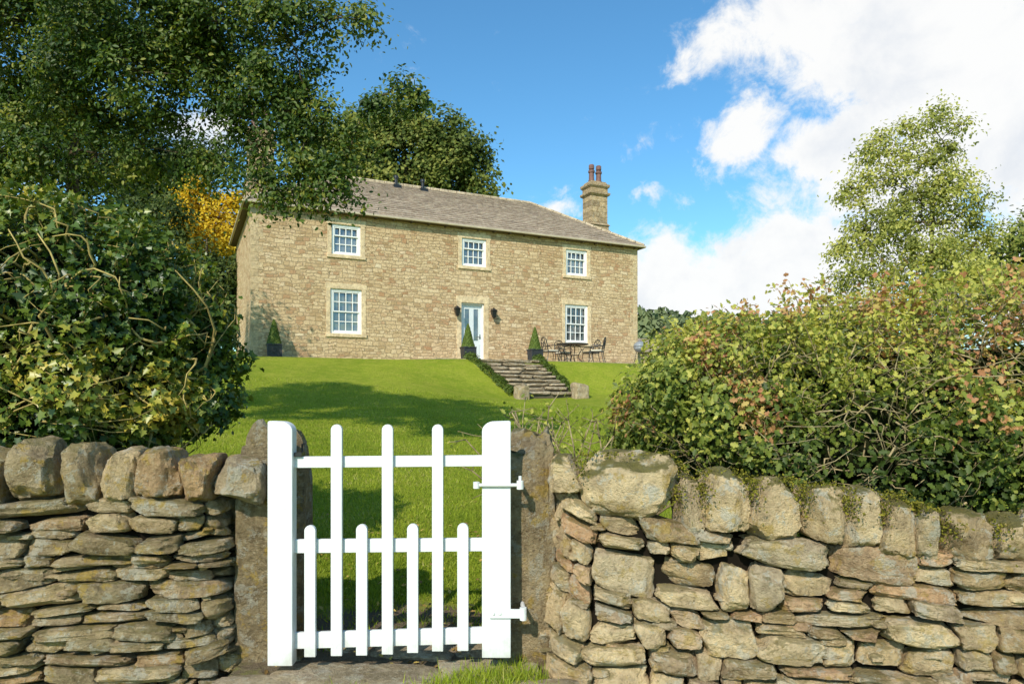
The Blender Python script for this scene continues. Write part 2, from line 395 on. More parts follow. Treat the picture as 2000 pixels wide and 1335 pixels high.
# ------------------------------------------------------------------ stones
def cube_template(n):
    idx = {}; V = []; Fc = []
    def vid(p):
        k = tuple(np.round(p, 5))
        if k not in idx: idx[k] = len(V); V.append(p)
        return idx[k]
    for ax in range(3):
        for sg in (-1, 1):
            for i in range(n):
                for j in range(n):
                    q = []
                    for a, b in ((i,j),(i+1,j),(i+1,j+1),(i,j+1)):
                        p = [0,0,0]; p[ax] = sg; p[(ax+1)%3] = -1+2*a/n; p[(ax+2)%3] = -1+2*b/n
                        q.append(vid(p))
                    Fc.append(tuple(q) if sg > 0 else tuple(q[::-1]))
    return np.array(V, float), Fc
TV, TF = cube_template(14)
def stone_unit(k=5, cuts=7, rough=.06, depth=.14):
    p = np.sign(TV)*np.abs(TV)**.75
    p = p/((np.abs(p)**k).sum(1)**(1/k))[:, None]
    rr = np.random.default_rng(random.randrange(10**9))
    for _ in range(cuts):
        d = rr.normal(size=3); d[random.randrange(3)] *= .25
        if random.random() < .6: d[1] = -abs(d[1])
        d /= np.linalg.norm(d)
        sup = (p@d).max(); lim = sup*(1-random.uniform(.04, depth+.1))
        ex = np.maximum(0, p@d-lim); p = p-ex[:, None]*d[None, :]
    sd = Vector((random.uniform(0,99), random.uniform(0,99), random.uniform(0,99)))
    for i in range(len(p)):
        q = Vector(p[i])
        p[i] *= 1+rough*noise.noise(q*1.3+sd)+rough*.6*noise.noise(q*3.6+sd)+rough*.5*noise.noise(q*9+sd)
    return p
def stone_block(mb, c, half, k=5, cuts=7, rough=.08, rot=(0,0,0), tint=None, taper=0, depth=.14):
    p = stone_unit(k, cuts, rough, depth)
    p[:, 0] *= 1-taper*p[:, 2]
    p = p*np.array(half)[None, :]
    M = np.array(Matrix.Rotation(rot[2], 3, 'Z') @ Matrix.Rotation(rot[1], 3, 'Y') @ Matrix.Rotation(rot[0], 3, 'X'))
    p = p@M.T+np.array(c)[None, :]
    mb.add(p, TF, random.random() if tint is None else tint)

class Path:
    def __init__(s, pts):
        P = [np.array(p, float) for p in pts]; P = [2*P[0]-P[1]]+P+[2*P[-1]-P[-2]]; out = []
        for i in range(1, len(P)-2):
            for q in np.linspace(0, 1, 14, endpoint=False):
                a, b, c, d = P[i-1:i+3]
                out.append(.5*((2*b)+(-a+c)*q+(2*a-5*b+4*c-d)*q*q+(-a+3*b-3*c+d)*q**3))
        out.append(P[-2]); s.p = np.array(out)
        s.u = np.concatenate([[0], np.cumsum(np.linalg.norm(np.diff(s.p, axis=0), axis=1))]); s.L = s.u[-1]
    def at(s, u):
        return np.stack([np.interp(u, s.u, s.p[:, 0]), np.interp(u, s.u, s.p[:, 1])], -1)
    def nrm(s, u):
        t = s.at(np.asarray(u)+.06)-s.at(np.asarray(u)-.06); t /= np.maximum(np.linalg.norm(t, axis=-1, keepdims=True), 1e-6)
        return np.stack([t[..., 1], -t[..., 0]], -1)

def split(r, wr, hr, out):
    u0, u1, z0, z1 = r; w = u1-u0; h = z1-z0
    mw = random.uniform(*wr); mh = random.uniform(*hr)
    if w > mw*1.8:
        if h > mh*1.4 and random.random() < .35 and w < 1.2:
            c = z0+h*random.uniform(.35, .65); split((u0,u1,z0,c), wr, hr, out); split((u0,u1,c,z1), wr, hr, out)
        else:
            c = u0+w*random.uniform(.3, .7); split((u0,c,z0,z1), wr, hr, out); split((c,u1,z0,z1), wr, hr, out)
    elif h > mh and w > h*.8:
        c = z0+h*random.uniform(.3, .7); split((u0,u1,z0,c), wr, hr, out); split((u0,u1,c,z1), wr, hr, out)
    elif w > mw and w > h*1.3:
        c = u0+w*random.uniform(.3, .7); out.append((u0,c,z0,z1)); out.append((c,u1,z0,z1))
    else: out.append(r)

def courses(path, top_fn, band, wr, hr, zbot, gap, batter, k, cutn, rough, wamp=1.0):
    mb = MB(); rects = []
    zz = [0.0]
    while zz[-1] < 1.2: zz.append(zz[-1]+random.uniform(*band))
    zz = [q/zz[-1] for q in zz]
    for i in range(len(zz)-1): split((0, path.L, zz[i], zz[i+1]), wr, hr, rects)
    def warp(u, v):
        q = Vector((u*2.2, v*4, 3.3)); return (u+wamp*(.07*noise.noise(q*1.6)+.04*noise.noise(q*5)), v+wamp*(.06*noise.noise(q+Vector((9,2,1)))+.03*noise.noise(q*4)))
    for (u0,u1,v0,v1) in rects:
        cs = [warp(u0,v0), warp(u1,v0), warp(u1,v1), warp(u0,v1)]
        cs = [(u+random.uniform(-.012,.012), zbot+v*(top_fn(u)-zbot)+random.uniform(-.007,.007)) for u, v in cs]
        w = u1-u0; h = cs[3][1]-cs[0][1]
        p = stone_unit(random.uniform(*k), cutn, rough, .13)
        gx = 1-gap/max(w, .05); gz = 1-gap*.8/max(abs(h), .04)
        a = p[:, 0]*gx*.5+.5; b = p[:, 2]*gz*.5+.5
        U = (1-a)*(1-b)*cs[0][0]+a*(1-b)*cs[1][0]+a*b*cs[2][0]+(1-a)*b*cs[3][0]
        Z = (1-a)*(1-b)*cs[0][1]+a*(1-b)*cs[1][1]+a*b*cs[2][1]+(1-a)*b*cs[3][1]
        prot = random.uniform(-.04, .03); tilt = random.uniform(-.15, .15); tz = random.uniform(-.25,.25)
        dep = .10
        D = prot-dep+(-p[:, 1])*dep*random.uniform(.85, 1.1)+tilt*p[:, 0]*w*.4+tz*p[:, 2]*abs(h)*.4-batter*Z
        xy = path.at(U)+path.nrm(U)*D[:, None]
        mb.add(np.stack([xy[:, 0], xy[:, 1], Z], 1), TF, random.random())
    # small pinning stones wedged between the larger ones
    for _ in range(int(path.L*26)):
        u = random.uniform(.05, path.L-.05); z = random.uniform(zbot+.05, top_fn(u)-.03)
        p = stone_unit(random.uniform(2.6,5), 6, .12, .16)*np.array([random.uniform(.03,.07), .06, random.uniform(.012,.03)])
        U = u+p[:, 0]; Z = z+p[:, 2]; D = -.085+(-p[:, 1])-batter*Z
        xy = path.at(U)+path.nrm(U)*D[:, None]
        mb.add(np.stack([xy[:, 0], xy[:, 1], Z], 1), TF, random.random())
    return mb

def gap_backing(path, top_fn, zbot, off):  # backing sheet behind the stones, coloured as the shade in their gaps
    mb = MB(); us = np.linspace(0, path.L, 60)
    vs = []
    for u in us:
        p = path.at(u)+path.nrm(u)*(-off); q = path.at(u)+path.nrm(u)*(-off-.2); t = top_fn(u)-.04
        vs += [(p[0],p[1],zbot),(p[0],p[1],t),(q[0],q[1],t),(q[0],q[1],zbot)]
    fs = []
    for i in range(len(us)-1):
        a = i*4; b = a+4
        for k in range(3): fs.append((a+k, b+k, b+k+1, a+k+1))
    mb.add(vs, fs); return mb
SH = 30
pL = Path([(-4.4,3.1),(-3.2,3.2),(-2.2,3.28),(-1.66,3.33),(-1.46,3.42),(-1.42,3.62),(-1.43,3.9)])
topL = lambda u: .90
wl = thing('dry_stone_wall', (0,0,0), 'weathered dry stone wall with rounded coping stones below ivy hedge', 'stone wall', 'dry stone walls beside the gate')
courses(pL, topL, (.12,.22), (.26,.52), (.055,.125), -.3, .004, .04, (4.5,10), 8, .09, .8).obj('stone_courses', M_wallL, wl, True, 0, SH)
gap_backing(pL, topL, -.3, .14).obj('gap_shade_backing', M_gap, wl)
for cx, w, top, ty in [(-3.55,.27,1.14,0),(-3.28,.24,1.16,0),(-3.05,.22,1.13,0),(-2.82,.25,1.17,0),(-2.60,.2,1.14,0),(-2.365,.262,1.18,0),(-2.135,.19,1.15,0),(-1.945,.18,1.135,0),(-1.76,.2,1.13,0),(-1.575,.175,1.10,0),(-1.385,.23,1.095,0)]:
    mb = MB(); yy = 3.46 + (cx+2.2)*.06
    stone_block(mb, (cx, yy, (top+.875)/2), (w/2*1.04, .17, (top-.875)/2*1.10), random.uniform(2.6,3.8), 10, .12, (0, random.uniform(-.14,.14), random.uniform(-.3,.3)), random.random(), random.uniform(-.02,.2), .18)
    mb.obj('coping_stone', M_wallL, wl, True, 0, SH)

pR = Path([(.24,4.2),(.17,3.85),(.135,3.6),(.19,3.42),(.38,3.32),(.75,3.29),(1.2,3.24),(1.9,3.10),(2.7,2.97),(3.6,2.85),(4.3,2.75)])
xs_ = [.1,.2,.35,1.0,1.6,2.3,3.2,4.4]; zs_ = [.98,.93,.85,.75,.70,.66,.6,.55]
topR = lambda u: float(np.interp(pR.at(u)[0], xs_, zs_))
wr_ = thing('dry_stone_wall', (0,0,0), 'sunlit honey coloured dry stone wall curving to gatepost, mossy coping', 'stone wall', 'dry stone walls beside the gate')
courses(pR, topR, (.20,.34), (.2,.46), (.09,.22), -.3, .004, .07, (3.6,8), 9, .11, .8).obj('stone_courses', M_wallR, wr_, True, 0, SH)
gap_backing(pR, topR, -.3, .14).obj('gap_shade_backing', M_gap, wr_)
MP = []
for b0, b1, tp, bt in [(1075,1140,893,955),(1138,1330,888,1005),(1332,1378,935,1052),(1380,1472,924,1038),(1478,1575,940,1052),(1584,1662,952,1062),(1670,1728,962,1078),(1735,1806,970,1082),(1812,1858,998,1085),(1864,1960,1006,1092),(1968,2048,1012,1100),(2056,2130,1010,1105),(2139,2230,1015,1110),(2240,2340,1020,1120),(2350,2450,1020,1125)]:
    bc = (b0+b1)/2; d = 3.46 if bc < 1150 else 3.31
    for _ in range(4):
        x = (bc-1000)/F*d
        d = float(np.interp(x, [.1,.3,.75,1.2,1.9,2.7,3.6], [3.5,3.38,3.31,3.25,3.12,2.99,2.87]))
    w = (b1-b0)/F*d; zt = EYE-(tp-775)/F*d; zb = EYE-(bt-775)/F*d-.02
    big = w > .35
    mb = MB(); stone_block(mb, (x, d+.13, (zt+zb)/2), (w/2*(1.02 if big else 1.01), .15, (zt-zb)/2*1.04), random.uniform(3.2,6), 11, .12, (0, random.uniform(-.10,.10), random.uniform(-.3,.2)), random.random(), random.uniform(-.06,.18), .2)
    mb.obj('coping_stone', M_cope, wr_, True, 0, SH)
    if bc > 1150:
        for jx in (x-w/2, x+w/2):
            n = random.randint(100, 360); hgt = random.uniform(.03,.10)
            MP.append(np.stack([jx+RG.normal(0,.022,n), d+.08+RG.normal(0,.06,n), zt-.03-np.abs(RG.normal(0,hgt,n))], 1))
        n = random.randint(0, 500); MP.append(np.stack([x+RG.uniform(-w/2,w/2,n), d+.13+RG.normal(0,.05,n), zt-.005+RG.normal(0,.008,n)], 1))
MP = np.concatenate(MP); N = len(MP)
scatter('moss', MP, frames(N, RG.normal(0,1,(N,3))), RG.uniform(.007,.018,N), RG.random(N), *QUAD, ML_moss, wr_)

mb = MB(); stone_block(mb, (-1.275,3.66,.44), (.178,.13,.79), 7, 9, .10, (0,.015,.05), .3, .05, .12)  # darker tint than its pair, the hedge's shade put into the stone colour
o = mb.obj('stone_gatepost', M_post, None, True, 0, SH); meta(o, 'mossy shade-darkened upright stone gatepost next to the shaded wall', 'gatepost', 'stone gateposts')
mb = MB(); stone_block(mb, (.078,3.64,.45), (.162,.13,.80), 6, 9, .10, (0,-.02,-.05), .8, -.02, .12)
o = mb.obj('stone_gatepost', M_post, None, True, 0, SH); meta(o, 'pale lichened stone gatepost that carries the gate hinges', 'gatepost', 'stone gateposts')
mb = MB()
for cx, cy, hx, hy in [(-.78,3.36,.42,.16),(-.12,3.42,.3,.15),(-1.25,3.24,.2,.14),(-.45,3.12,.3,.13),(.15,3.2,.18,.12),(-.9,3.06,.22,.12),(-.55,3.72,.24,.13),(-.95,3.78,.16,.11),(-.15,3.76,.17,.12)]:
    stone_block(mb, (cx,cy,-.005), (hx,hy,.045), 5, 6, .1, (0,0,random.uniform(-.15,.15)))
o = mb.obj('stone_threshold', M_step, None, True, 0, SH); meta(o, 'worn flat stones set in earth under the gate', kind='structure')

# ------------------------------------------------------------------ gate
g = thing('garden_gate', (-.58,3.40,.0), 'white painted wooden picket gate hung between stone gateposts', 'gate')
def stile(x0, x1, z0, z1, right):
    r = .062; q = .05
    if not right:
        return [(x0,z0),(x1,z0),(x1,z1-q)]+[(x1-r+r*math.cos(a), z1-q+(q-.002)*math.sin(a)) for a in np.linspace(.15, math.pi/2, 8)]+[(x0+.006,z1),(x0,z1-.006)]
    return [(x0,z0),(x1,z0),(x1,z1-.006),(x1-.006,z1)]+[(x0+r-r*math.cos(a), z1-q+(q-.002)*math.sin(a)) for a in np.linspace(math.pi/2, .15, 8)]+[(x0,z1-q)]
gx = .58
mb = MB(); mb.prism(stile(-1.206+gx, -1.083+gx, .075, 1.282, False), -.035, .035); mb.obj('stile', M_white, g, False, .004)
mb = MB(); mb.prism(stile(-.148+gx, -.006+gx, .115, 1.282, True), -.035, .035); mb.obj('stile', M_white, g, False, .004)
def rail(z0l, z1l, z0r, z1r):
    mb = MB(); a = -1.084+gx; b = -.147+gx
    mb.prism([(a,z0l),(b,z0r),(b,z1r),(a,z1l)], .004, .028); mb.obj('rail', M_white, g, False, .003)
rail(1.047,1.103,1.055,1.11); rail(.622,.690,.632,.697); rail(.145,.225,.172,.252)
def picket(c, top, bot):
    mb = MB(); w = .0275
    pts = [(c-w,bot),(c+w,bot)]+[(c+w*math.cos(a), top-w+w*math.sin(a)) for a in np.linspace(0, math.pi, 11)]
    mb.prism(pts, -.022, .002); mb.obj('picket', M_white, g, False, .002)
k = 3.4/F
for b, t, bo in [(659,828,1277),(758,828,1274),(855.5,828,1268),(607.5,1024,1279),(708,1022,1276),(807,1021,1271),(904.5,1020,1267)]:
    picket((b-1000)*k+gx, EYE-(t-775)*k, EYE-(bo-775)*k)
for zc, x0, x1 in [(.968,-.185,.04),(.338,-.11,.055)]:
    mb = MB()
    if zc > .5:
        mb.tube([(x0+gx,-.045,zc),(x1+gx,-.045,zc)], .009, 10); mb.lathe(x0+gx+.01, -.045, [(.016,zc-.016),(.016,zc+.016)], 12)
        mb.lathe(x1+gx, -.045, [(.017,zc-.02),(.017,zc+.022)], 14); mb.lathe(x1+gx, -.045, [(.008,zc+.02),(.008,zc+.045)], 10)
        mb.tube([(x1+gx,-.045,zc-.012),(x1+gx+.01,.0,zc-.012),(x1+gx+.0,.16,zc-.012)], .012, 8)
    else:
        mb.box(x0+gx, x1+gx-.01, -.046, -.0355, zc-.024, zc+.02)
        mb.lathe(x1+gx, -.045, [(.017,zc-.032),(.017,zc+.03)], 14)
        mb.lathe(x0+gx+.02, -.047, [(.006,zc-.006),(.006,zc+.004)], 8); mb.tube([(x0+gx+.05,-.046,zc),(x0+gx+.05,-.05,zc)], .008, 8)
        mb.tube([(x1+gx,-.045,zc),(x1+gx+.005,.0,zc),(x1+gx-.005,.16,zc)], .012, 8)
    mb.obj('hinge', M_hinge, g, False, .001)
mb = MB(); mb.box(-1.10+gx,-1.045+gx,-.012,.004+.05,1.105,1.125); mb.tube([(-1.06+gx,.05,1.115),(-1.06+gx,.05,1.16),(-1.04+gx,.05,1.17)], .006, 8)
mb.obj('latch', M_iron, g)

# ------------------------------------------------------------------ house
W, D = 15.65, 6.9; EZ = 5.2; RZ = 7.52; OV = .2
house = thing('farmhouse', (HX,HY,2.70), 'two storey honey stone farmhouse with hipped slate roof', 'house', None, HA)
wins = [(3.15,.93,2.50,1.10,4),(12.6,.93,2.50,1.10,4),(3.15,3.70,4.76,1.02,3),(8.03,3.70,4.76,1.02,3),(12.6,3.70,4.76,1.02,3)]
door = (7.97,0.02,2.30,.94)
ops = [(c-w/2, c+w/2, a, b) for c, a, b, w, r in wins]+[(door[0]-door[3]/2, door[0]+door[3]/2, door[1], door[2])]
xc = sorted(set([0, W]+[o_[0] for o_ in ops]+[o_[1] for o_ in ops])); zc = sorted(set([-1.2, EZ]+[o_[2] for o_ in ops]+[o_[3] for o_ in ops]))
mb = MB()
for i in range(len(xc)-1):
    for j in range(len(zc)-1):
        mx, mz = (xc[i]+xc[i+1])/2, (zc[j]+zc[j+1])/2
        if any(a < mx < b and c < mz < d for a, b, c, d in ops): continue
        mb.add([(xc[i],0,zc[j]),(xc[i+1],0,zc[j]),(xc[i+1],0,zc[j+1]),(xc[i],0,zc[j+1])], [(0,1,2,3)])
for a, b, c, d in ops:
    e = .25
    mb.add([(a,0,c),(b,0,c),(b,0,d),(a,0,d),(a,e,c),(b,e,c),(b,e,d),(a,e,d)], [(0,1,5,4),(1,2,6,5),(2,3,7,6),(3,0,4,7)])
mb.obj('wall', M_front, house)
mb = MB()
mb.add([(0,0,-1.2),(0,D,-1.2),(0,D,EZ),(0,0,EZ)], [(3,2,1,0)]); mb.add([(W,0,-1.2),(W,D,-1.2),(W,D,EZ),(W,0,EZ)], [(0,1,2,3)])
mb.add([(0,D,-1.2),(W,D,-1.2),(W,D,EZ),(0,D,EZ)], [(3,2,1,0)])
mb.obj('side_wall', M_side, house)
M_quoin = mat_stone('quoin_stone', [(0,(.54,.42,.26)),(.5,(.64,.51,.33)),(1,(.56,.44,.28))], .1, 0, .4, .8, .1)
for sd_ in (0, 1):
    mb = MB(); z = -.5; i = 0
    while z < EZ-.3:
        h = random.uniform(.22,.32); wa, wb = (.38,.24) if i % 2 else (.24,.38)
        if sd_ == 0: mb.box(-.006, wa, -.006, wb, z+.006, z+h-.006, random.random())
        else: mb.box(W-wa, W+.006, -.006, wb, z+.006, z+h-.006, random.random())
        z += h; i += 1
    mb.obj('quoin', M_quoin, house, False, .01)

def window(c, z0, z1, w, rows):
    x0, x1 = c-w/2, c+w/2
    mb = MB(); mb.add([(x0,.15,z0),(x1,.15,z0),(x1,.15,z1),(x0,.15,z1)], [(0,1,2,3)]); gl = mb.obj('window', M_glass, house)
    mb = MB(); f = .085
    mb.box(x0,x0+f,.04,.16,z0,z1); mb.box(x1-f,x1,.04,.16,z0,z1); mb.box(x0+f,x1-f,.042,.16,z1-f,z1); mb.box(x0+f,x1-f,.042,.16,z0,z0+f*.9)
    zi0, zi1 = z0+f*.9, z1-f; zm = zi0+(zi1-zi0)*(.5 if rows == 4 else 2/3)
    ax0, ax1 = x0+f, x1-f
    s = .042
    for (a, b, yy) in ((zi0, zm+.018, .095), (zm-.018, zi1, .06)):
        mb.box(ax0,ax0+s,yy,yy+.035,a,b); mb.box(ax1-s,ax1,yy,yy+.035,a,b); mb.box(ax0+s,ax1-s,yy+.001,yy+.034,a,a+s); mb.box(ax0+s,ax1-s,yy+.001,yy+.034,b-s,b)
        for i in range(1, 4):
            x = ax0+(ax1-ax0)*i/4; mb.box(x-.015,x+.015,yy+.005,yy+.03,a+s,b-s)
        nr = 2 if (rows == 4 or a == zi0) else 1
        for i in range(1, nr):
            zq = a+(b-a)*i/nr; mb.box(ax0+s,ax1-s,yy+.008,yy+.028,zq-.015,zq+.015)
    mb.obj('frame', M_whitewin, gl)
    mb = MB(); j = .15
    mb.box(x0-j,x0-.001,-.012,.2,z0,z1,.3); mb.box(x1+.001,x1+j,-.012,.2,z0,z1,.6); mb.box(x0-j-.03,x1+j+.03,-.014,.2,z1+.001,z1+.19,.4)
    mb.obj('stone_surround', M_ash, gl, False, .006)
    mb = MB(); mb.box(x0-j-.02,x1+j+.02,-.05,.2,z0-.12,z0-.001,.5); mb.obj('sill', M_ash, gl, False, .008)
for a in wins: window(*a)
c, z0, z1, w = door; x0, x1 = c-w/2, c+w/2
mb = MB()
mb.box(x0+.05,x1-.05,.14,.18,z0,z0+.85); mb.box(x0+.05,x0+.19,.14,.18,z0+.85,z1-.05); mb.box(x1-.19,x1-.05,.14,.18,z0+.85,z1-.05); mb.box(c-.09,c+.09,.14,.18,z0+.85,z1-.05)
mb.box(x0+.19,c-.09,.141,.179,z1-.22,z1-.05); mb.box(c+.09,x1-.19,.141,.179,z1-.22,z1-.05)
for a, b in ((x0+.14,c-.06),(c+.06,x1-.14)): mb.box(a,b,.125,.14,z0+.14,z0+.72)
dr = mb.obj('door', M_door, house, False, .004)
mb = MB(); mb.add([(x0+.05,.165,z0+.8),(x1-.05,.165,z0+.8),(x1-.05,.165,z1-.1),(x0+.05,.165,z1-.1)], [(0,1,2,3)]); mb.obj('glass', M_glass, dr)
mb = MB(); mb.box(x0,x0+.05,.05,.19,z0,z1); mb.box(x1-.05,x1,.05,.19,z0,z1); mb.box(x0+.05,x1-.05,.052,.19,z1-.05,z1); mb.obj('frame', M_whitewin, dr)
mb = MB(); mb.tube([(x1-.12,.14,z0+1.0),(x1-.12,.09,z0+1.0),(x1-.22,.09,z0+1.0)], .012, 8); mb.box(x1-.135,x1-.105,.13,.141,z0+.92,z0+1.1); mb.obj('handle', M_iron, dr)
mb = MB(); j = .19
mb.box(x0-j,x0-.001,-.014,.2,z0-.3,z1,.3); mb.box(x1+.001,x1+j,-.014,.2,z0-.3,z1,.7); mb.box(x0-j-.03,x1+j+.03,-.016,.2,z1+.001,z1+.25,.5)
mb.obj('stone_surround', M_ash, dr, False, .006)
mb = MB(); mb.box(x0-.1,x1+.1,-.3,.2,z0-.3,z0-.001,.5); mb.obj('doorstep', M_step, dr, False, .01)
for lx in (7.27, 8.78):
    mb = MB(); z = 1.92
    mb.box(lx-.05,lx+.05,-.02,.0,z-.02,z+.2); mb.tube([(lx,-.01,z+.15),(lx,-.12,z+.24),(lx,-.17,z+.2)], .012, 8)
    mb.frustum(lx,-.17,z+.1,z+.2,.12,.12,.02,.02); mb.frustum(lx,-.17,z-.14,z+.095,.055,.055,.095,.095); mb.frustum(lx,-.17,z-.18,z-.141,.02,.02,.06,.06)
    mb.obj('lamp', M_iron, house)
mb = MB()
e0 = [(-OV,-OV,EZ),(W+OV,-OV,EZ),(W+OV,D+OV,EZ),(-OV,D+OV,EZ),(D/2,D/2,RZ),(W-D/2,D/2,RZ)]
mb.add(e0, [(0,1,5,4),(1,2,5),(2,3,4,5),(3,0,4),(3,2,1,0)])
roof = mb.obj('roof', M_slate, house)
H2 = D/2+OV; SL = math.hypot(H2, RZ-EZ)
def slope(orig, adir, idir, length, tri):
    mb = MB(); o = Vector(orig); a = Vector(adir); i_ = Vector(idir)
    up = (i_*H2+Vector((0,0,RZ-EZ)))/SL; n = a.cross(up); 
    if n.z < 0: n = -n
    v = -.04; hh = .27; row = 0
    while v < SL:
        v2 = min(v+hh, SL+.02); fr = max(0,(v)/SL)*H2; fr2 = min(1, v2/SL)*H2
        l0, l1 = fr, length-fr
        x = l0-random.uniform(0,.2)
        while x < l1:
            w = random.uniform(.22,.5)
            xa, xb = max(x, l0)+.004, min(x+w, l1)-.004
            if xb-xa > .03:
                hgt = .035+random.uniform(-.004,.006); th = .02; dv = random.uniform(-.008,.008)
                xa2 = max(xa, fr2); xb2 = min(xb, length-fr2)
                if xb2 < xa2: xa2 = xb2 = (xa+xb)/2
                p = [o+a*xa+up*(v+dv)+n*hgt, o+a*xb+up*(v+dv)+n*(hgt+random.uniform(-.004,.004)), o+a*xb2+up*(v2+.03)+n*(.012), o+a*xa2+up*(v2+.03)+n*(.012),
                     o+a*xa+up*(v+dv)+n*(hgt-th-.02), o+a*xb+up*(v+dv)+n*(hgt-th-.02)]
                mb.add(p, [(0,1,2,3),(4,5,1,0),(4,0,3),(1,5,2)], random.random())
            x += w
        v = v2 if v2 < SL else SL+1; hh = max(.13, hh*.965); row += 1
    return mb
for or_, ad, idr, ln in [((-OV,-OV,EZ),(1,0,0),(0,1,0),W+2*OV),((-OV,D+OV,EZ),(0,-1,0),(1,0,0),D+2*OV),((W+OV,-OV,EZ),(0,1,0),(-1,0,0),D+2*OV),((W+OV,D+OV,EZ),(-1,0,0),(0,-1,0),W+2*OV)]:
    slope(or_, ad, idr, ln, 0).obj('slates', M_slate, roof)
mb = MB()
def ridge(p, q, n):
    p = Vector(p); q = Vector(q)
    for i in range(n):
        a = p.lerp(q, i/n+.002); b = p.lerp(q, (i+1)/n-.002); mb.tube([a, b], [.09, .085], 8, random.random())
ridge((D/2,D/2,RZ+.0),(W-D/2,D/2,RZ+.0),22)
for a, b in [((-OV,-OV,EZ+.0),(D/2,D/2,RZ)),((W+OV,-OV,EZ),(W-D/2,D/2,RZ)),((-OV,D+OV,EZ),(D/2,D/2,RZ)),((W+OV,D+OV,EZ),(W-D/2,D/2,RZ))]: ridge(a, b, 14)
M_ridge = mat_stone('ridge_stone', [(0,(.44,.36,.26)),(1,(.54,.45,.34))], .2, .1, .4, .6, .1)
mb.obj('ridge_tiles', M_ridge, roof)
mb = MB(); zz_ = EZ-.005
mb.box(-OV-.06,W+OV+.06,-OV-.09,-OV-.005,zz_-.08,zz_); mb.box(-OV-.09,-OV-.005,-OV-.004,D+OV,zz_-.08,zz_); mb.box(W+OV+.005,W+OV+.09,-OV-.004,D+OV,zz_-.08,zz_)
mb.obj('gutter', M_gut, roof, False, .02)
mb = MB(); mb.box(-OV+.0,W+OV,-OV,-.002,zz_-.09,zz_-.003); mb.box(-OV,-.002,-.001,D+OV,zz_-.09,zz_-.003); mb.box(W+.002,W+OV,-.001,D+OV,zz_-.09,zz_-.003)
for i in range(24): x = .2+i*(W-.4)/23; mb.box(x-.025,x+.025,-OV-.02,-.003,zz_-.13,zz_-.091)
mb.obj('eaves', M_soffit, roof)
M_chim = mat_stone('chimney_stone', [(0,(.30,.22,.14)),(.5,(.48,.36,.225)),(1,(.56,.42,.26))], .3, .3, 1, 1.2, .2)
for cx in (W+.05, .62):
    mb = MB(); cy = D/2
    def course(z0, z1, a, b, rows):
        for r in range(rows):
            za = z0+(z1-z0)*r/rows; zb = z0+(z1-z0)*(r+1)/rows
            if r % 2: mb.box(cx-a,cx+a*.1,cy-b,cy+b,za+.004,zb-.004,random.random()); mb.box(cx+a*.1+.008,cx+a,cy-b,cy+b,za+.004,zb-.004,random.random())
            else: mb.box(cx-a,cx-a*.2,cy-b,cy+b,za+.004,zb-.004,random.random()); mb.box(cx-a*.2+.008,cx+a,cy-b,cy+b,za+.004,zb-.004,random.random())
        mb.box(cx-a+.012,cx+a-.012,cy-b+.012,cy+b-.012,z0,z1,0)
    course(0.0 if cx > 5 else 5.0,6.45,.56,.46,22 if cx > 5 else 6); mb.frustum(cx,cy,6.45,6.62,.63,.53,.56,.46,.4); course(6.62,6.82,.51,.42,1)
    mb.frustum(cx,cy,6.82,6.95,.57,.48,.46,.38,.3); course(6.95,8.2,.46,.38,5)
    mb.frustum(cx,cy,8.2,8.28,.46,.38,.56,.48,.6); mb.box(cx-.56,cx+.56,cy-.48,cy+.48,8.285,8.38,.4); course(8.385,8.58,.47,.39,1)
    mb.frustum(cx,cy,8.58,8.66,.47,.39,.55,.46,.6); mb.box(cx-.55,cx+.55,cy-.46,cy+.46,8.665,8.78,.3); mb.frustum(cx,cy,8.78,8.92,.48,.39,.40,.31,.2)
    ch = mb.obj('chimney', M_chim, house, False, .012)
    for q in (-.2, .2):
        mb = MB(); mb.lathe(cx+q, cy, [(.15,8.88),(.155,9.0),(.13,9.04),(.12,9.35),(.155,9.38),(.16,9.46),(.12,9.48),(.115,9.5)], 18); mb.lathe(cx+q, cy, [(.125,9.54),(.13,9.58),(.13,9.72),(.10,9.76),(.03,9.78)], 16)
        mb.tube([(cx+q+.1,cy,9.45),(cx+q+.1,cy,9.6)], .012, 6); mb.tube([(cx+q-.1,cy,9.45),(cx+q-.1,cy,9.6)], .012, 6); mb.obj('chimney_pot', M_pot, ch, True, 0, 40)
for vx in (5.9, 7.05):
    mb = MB(); mb.lathe(vx, 3.3, [(.06,7.2),(.06,7.72),(.095,7.73),(.095,7.83),(.08,7.85)], 14); mb.box(vx-.16,vx+.16,3.05,3.4,7.28,7.42); mb.obj('vent_pipe', M_iron, roof)

def hl(t, s, z=2.70):
    return (HX+.901*t+.434*s, HY+.434*t-.901*s, z)

mb = MB(); mb.box(5.6,16.4,-2.55,-.02,-.02,.012); o = mb.obj('patio', mat_stone('flagstone_paving', [(0,(.33,.27,.2)),(1,(.42,.34,.25))], .3, 0, .4, .5, 0), None)
o.location = (HX,HY,2.70); o.rotation_euler = (0,0,HA); meta(o, 'narrow stone paved terrace along the house front', kind='structure')

ob = thing('outbuilding', hl(19.5,-9,2.4), 'low stone outbuilding with slate roof beyond the house', 'outbuilding', None, HA)
mb = MB(); mb.box(0,5,0,4,-1,1.7); mb.obj('wall', M_side, ob)
mb = MB(); mb.add([(-.2,-.2,1.65),(5.2,-.2,1.65),(5.2,2,2.7),(-.2,2,2.7),(5.2,4.2,1.65),(-.2,4.2,1.65)], [(0,1,2,3),(3,2,4,5),(0,3,5),(1,4,2)]); mb.obj('roof', M_slate, ob)

